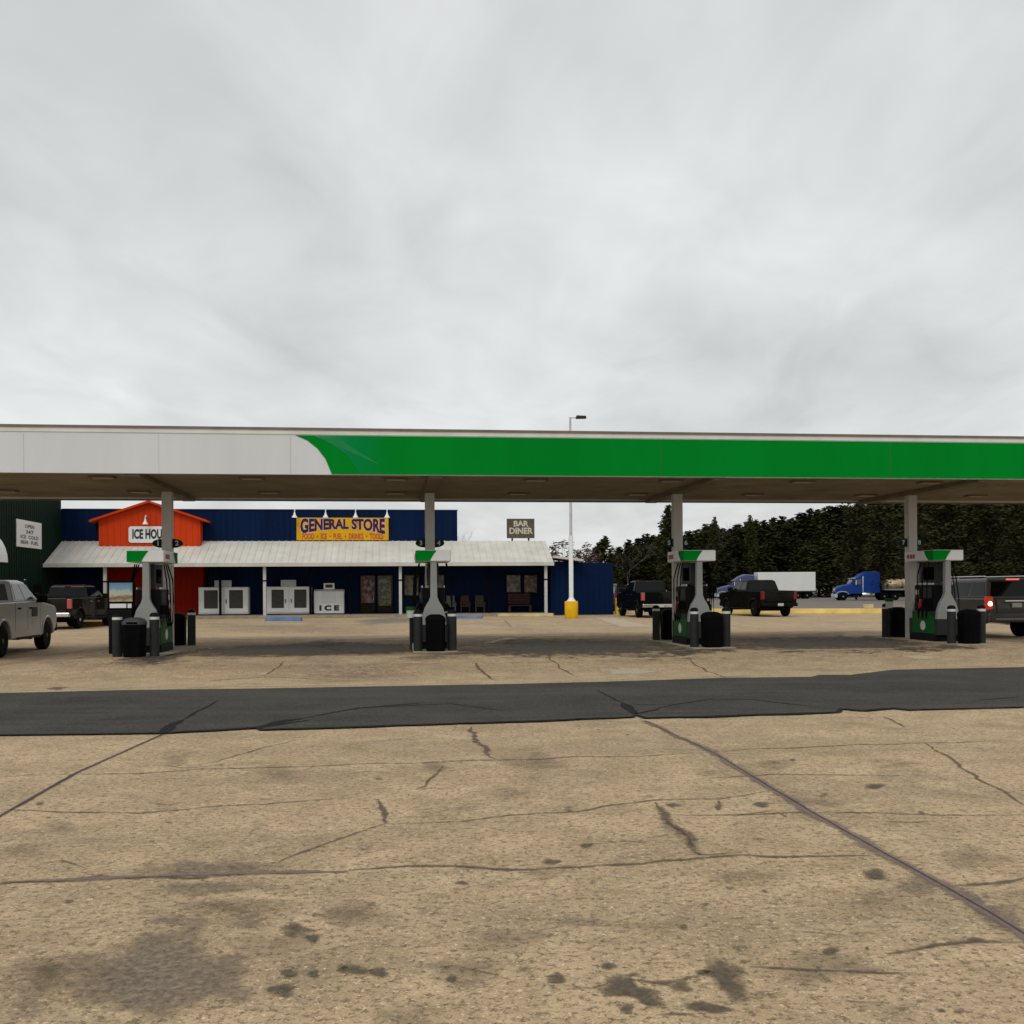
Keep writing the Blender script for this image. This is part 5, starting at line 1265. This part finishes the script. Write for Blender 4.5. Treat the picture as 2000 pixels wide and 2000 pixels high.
def make_tree(kind, seed, name, h):
    t = thing(name, 'x', 'tree')
    if kind == 'pine':
        a, b = pine_mesh(seed, h, random.Random(seed).uniform(.85, 1.15)); a.build('trunk', M.bark, t); b.build('crown', M.pine, t)
    elif kind == 'broad':
        a, b = broad_mesh(seed, h); a.build('trunk', M.bark, t); b.build('crown', M.hard, t)
    else: bare_mesh(seed, h).build('trunk', M.twig, t, smooth=60)
    return t
protos = {'pine': [make_tree('pine', 100 + k, 'pine_tree', 14.0) for k in range(6)], 'broad': [make_tree('broad', 200 + k, 'broadleaf_tree', 15.0) for k in range(3)], 'bare': [make_tree('bare', 300 + k, 'bare_tree', 12.0) for k in range(4)]}
H0 = {'pine': 14.3, 'broad': 15.2, 'bare': 11.5}
used = {}
def plant(kind, u, vtop, Y, label, group, wid=1.0, seed=None):
    rnd = random.Random(seed if seed is not None else int(u * 13 + Y)); ps = protos[kind]; k = rnd.randrange(len(ps)); key = (kind, k)
    t = ps[k] if key not in used else copy_tree(ps[k]); used[key] = 1
    p = P(u, 1150, Y); h = P(u, vtop, Y).z; s_ = h / H0[kind]
    t.location = (p.x, Y, 0); t.rotation_euler = (0, 0, rnd.uniform(0, 6.28)); t.scale = (s_ * wid, s_ * wid, s_); tag(t, label, 'tree', group); return t
sky_line = [(1150, 1085), (1205, 1080), (1218, 1054), (1240, 1049), (1265, 1043), (1288, 1038), (1310, 1038), (1340, 1037), (1370, 1024), (1395, 1020), (1420, 1028), (1450, 1024), (1490, 1014), (1520, 1011), (1560, 1003), (1600, 992), (1650, 986), (1700, 975), (1800, 960), (2000, 950), (2300, 940)]
rnd = random.Random(11)
u = 1212
GB_, GF_ = 'pines of the treeline beyond the truck lot', 'lower pines along the front of the treeline'
while u < 2260:                                   # back row sets the skyline
    plant('pine', u, along(sky_line, u) + rnd.uniform(-1, 7), rnd.uniform(182, 196), 'tall dark pine in the back row of the treeline', GB_, rnd.uniform(1.1, 1.6)); u += rnd.uniform(14, 21)
u = 1206
while u < 2250:                                   # front row, lower, overlapping
    v0 = along(sky_line, u); plant('pine', u, v0 + (1150 - v0) * rnd.uniform(.14, .42), rnd.uniform(166, 178), 'dark pine in the front row of the treeline', GF_, rnd.uniform(1.15, 1.6)); u += rnd.uniform(17, 26)
# single trees one can point at
plant('pine', 1306, 988, 150, 'tall narrow pine rising above the others beside the third column', None, .8)
plant('pine', 1181, 1049, 120, 'small pointed pine behind the navy annex', None, 1.3)
plant('pine', 1396, 1010, 170, 'thin pine spike standing above the treeline right of the third column', None, .5)
plant('pine', 1466, 1006, 170, 'leaning thin pine top above the treeline behind the white trailer', None, .5)
for u, v, Y, w, lab in [(1672, 972, 135, .9, 'open-crowned broadleaf tree with sky gaps left of the rightmost column'), (1722, 968, 128, 1.0, 'broadleaf tree just behind the left side of the rightmost column'), (1850, 955, 120, 1.2, 'dark broadleaf tree above the rightmost pump'), (1930, 958, 112, 1.2, 'dark broadleaf tree above the grey suv'), (2000, 960, 105, 1.2, 'broadleaf tree at the right edge above the grey suv'), (1790, 962, 150, 1.1, 'dark broadleaf tree behind the rightmost column')]:
    plant('broad', u, v, Y, lab, None, w)
for u, v, Y, w, lab in [(1225, 1010, 165, 1.0, 'grey bare tree left of the third canopy column'), (1250, 1002, 168, .9, 'bare tree close to the left of the tall narrow pine'), (1470, 985, 178, 1.3, 'wide bare tree showing above the pines right of the third column'), (1425, 1000, 180, .8, 'thin bare tree showing above the pines left of the wide bare tree'), (1085, 1062, 130, 1.2, 'reddish bare tree just right of the porch roof'), (1140, 1056, 125, 1.2, 'bare tree right of the lamp post above the annex'), (1112, 1066, 128, 1.1, 'low bare tree behind the lamp post'), (1205, 1070, 140, 1.0, 'low bare tree between the small pine and the treeline'), (904, 1012, 95, .6, 'thin bare treetop just right of the tall navy wall')]:
    plant('bare', u, v, Y, lab, None, w)
for k_, ps in protos.items():                      # drop prototypes nobody planted
    for k, t in enumerate(ps):
        if (k_, k) not in used:
            for ch in list(t.children): bpy.data.objects.remove(ch)
            bpy.data.objects.remove(t)
# undergrowth along the wood's edge
mb = MB(); rnd = random.Random(5)
for k in range(620):
    x = rnd.uniform(10, 150); y = 164 + rnd.uniform(-2, 14) - max(0, (x - 60)) * .35
    clump(mb, Vector((x, y, rnd.uniform(.3, 2.4))), rnd.uniform(.8, 1.6), rnd, 16, .7, sz=(.25, .6))
for k in range(90):
    x = rnd.uniform(-6, 14); clump(mb, Vector((x, 150 + rnd.uniform(-4, 4), rnd.uniform(.3, 2.0))), rnd.uniform(.8, 1.5), rnd, 14, .7, sz=(.25, .6))
o = mb.build('undergrowth', M.brush); o['kind'] = 'stuff'; o['label'] = 'brown green undergrowth along the edge of the wood'; o['category'] = 'undergrowth'
# reddish leafless thicket behind the annex
M.redtwig = foliage_mat('reddish_twigs', (0.045, 0.026, 0.022), (0.13, 0.085, 0.075))
for k, (u, v, Y, w, lab) in enumerate([(1092, 1060, 98, 1.1, 'reddish leafless bush behind the annex roof left of the lamp post'), (1153, 1064, 104, .95, 'square reddish brown leafless bush between lamp post and small pine'), (1128, 1074, 100, .9, 'low reddish leafless bush right behind the lamp post')]):
    p = P(u, 1150, Y); h = P(u, v, Y).z; t = thing('leafless_bush', lab, 'bush', (p.x, Y, 0), 0, 'reddish leafless bushes behind the annex')
    rr2 = random.Random(40 + k); tb, cb = MB(), MB()
    for q in range(26):
        an = rr2.uniform(0, 6.28); tip = Vector((math.cos(an) * rr2.uniform(.2, 1.1) * w, math.sin(an) * .8, h * rr2.uniform(.55, 1.0)))
        tb.tube([(0, 0, 0), tip * .5 + Vector((0, 0, .2)), tip], [.05, .03, .01], 4, cap=False); clump(cb, tip, .45, rr2, 26, 1, sz=(.06, .22))
    tb.build('stem', M.bark, t); cb.build('twigs', M.redtwig, t)
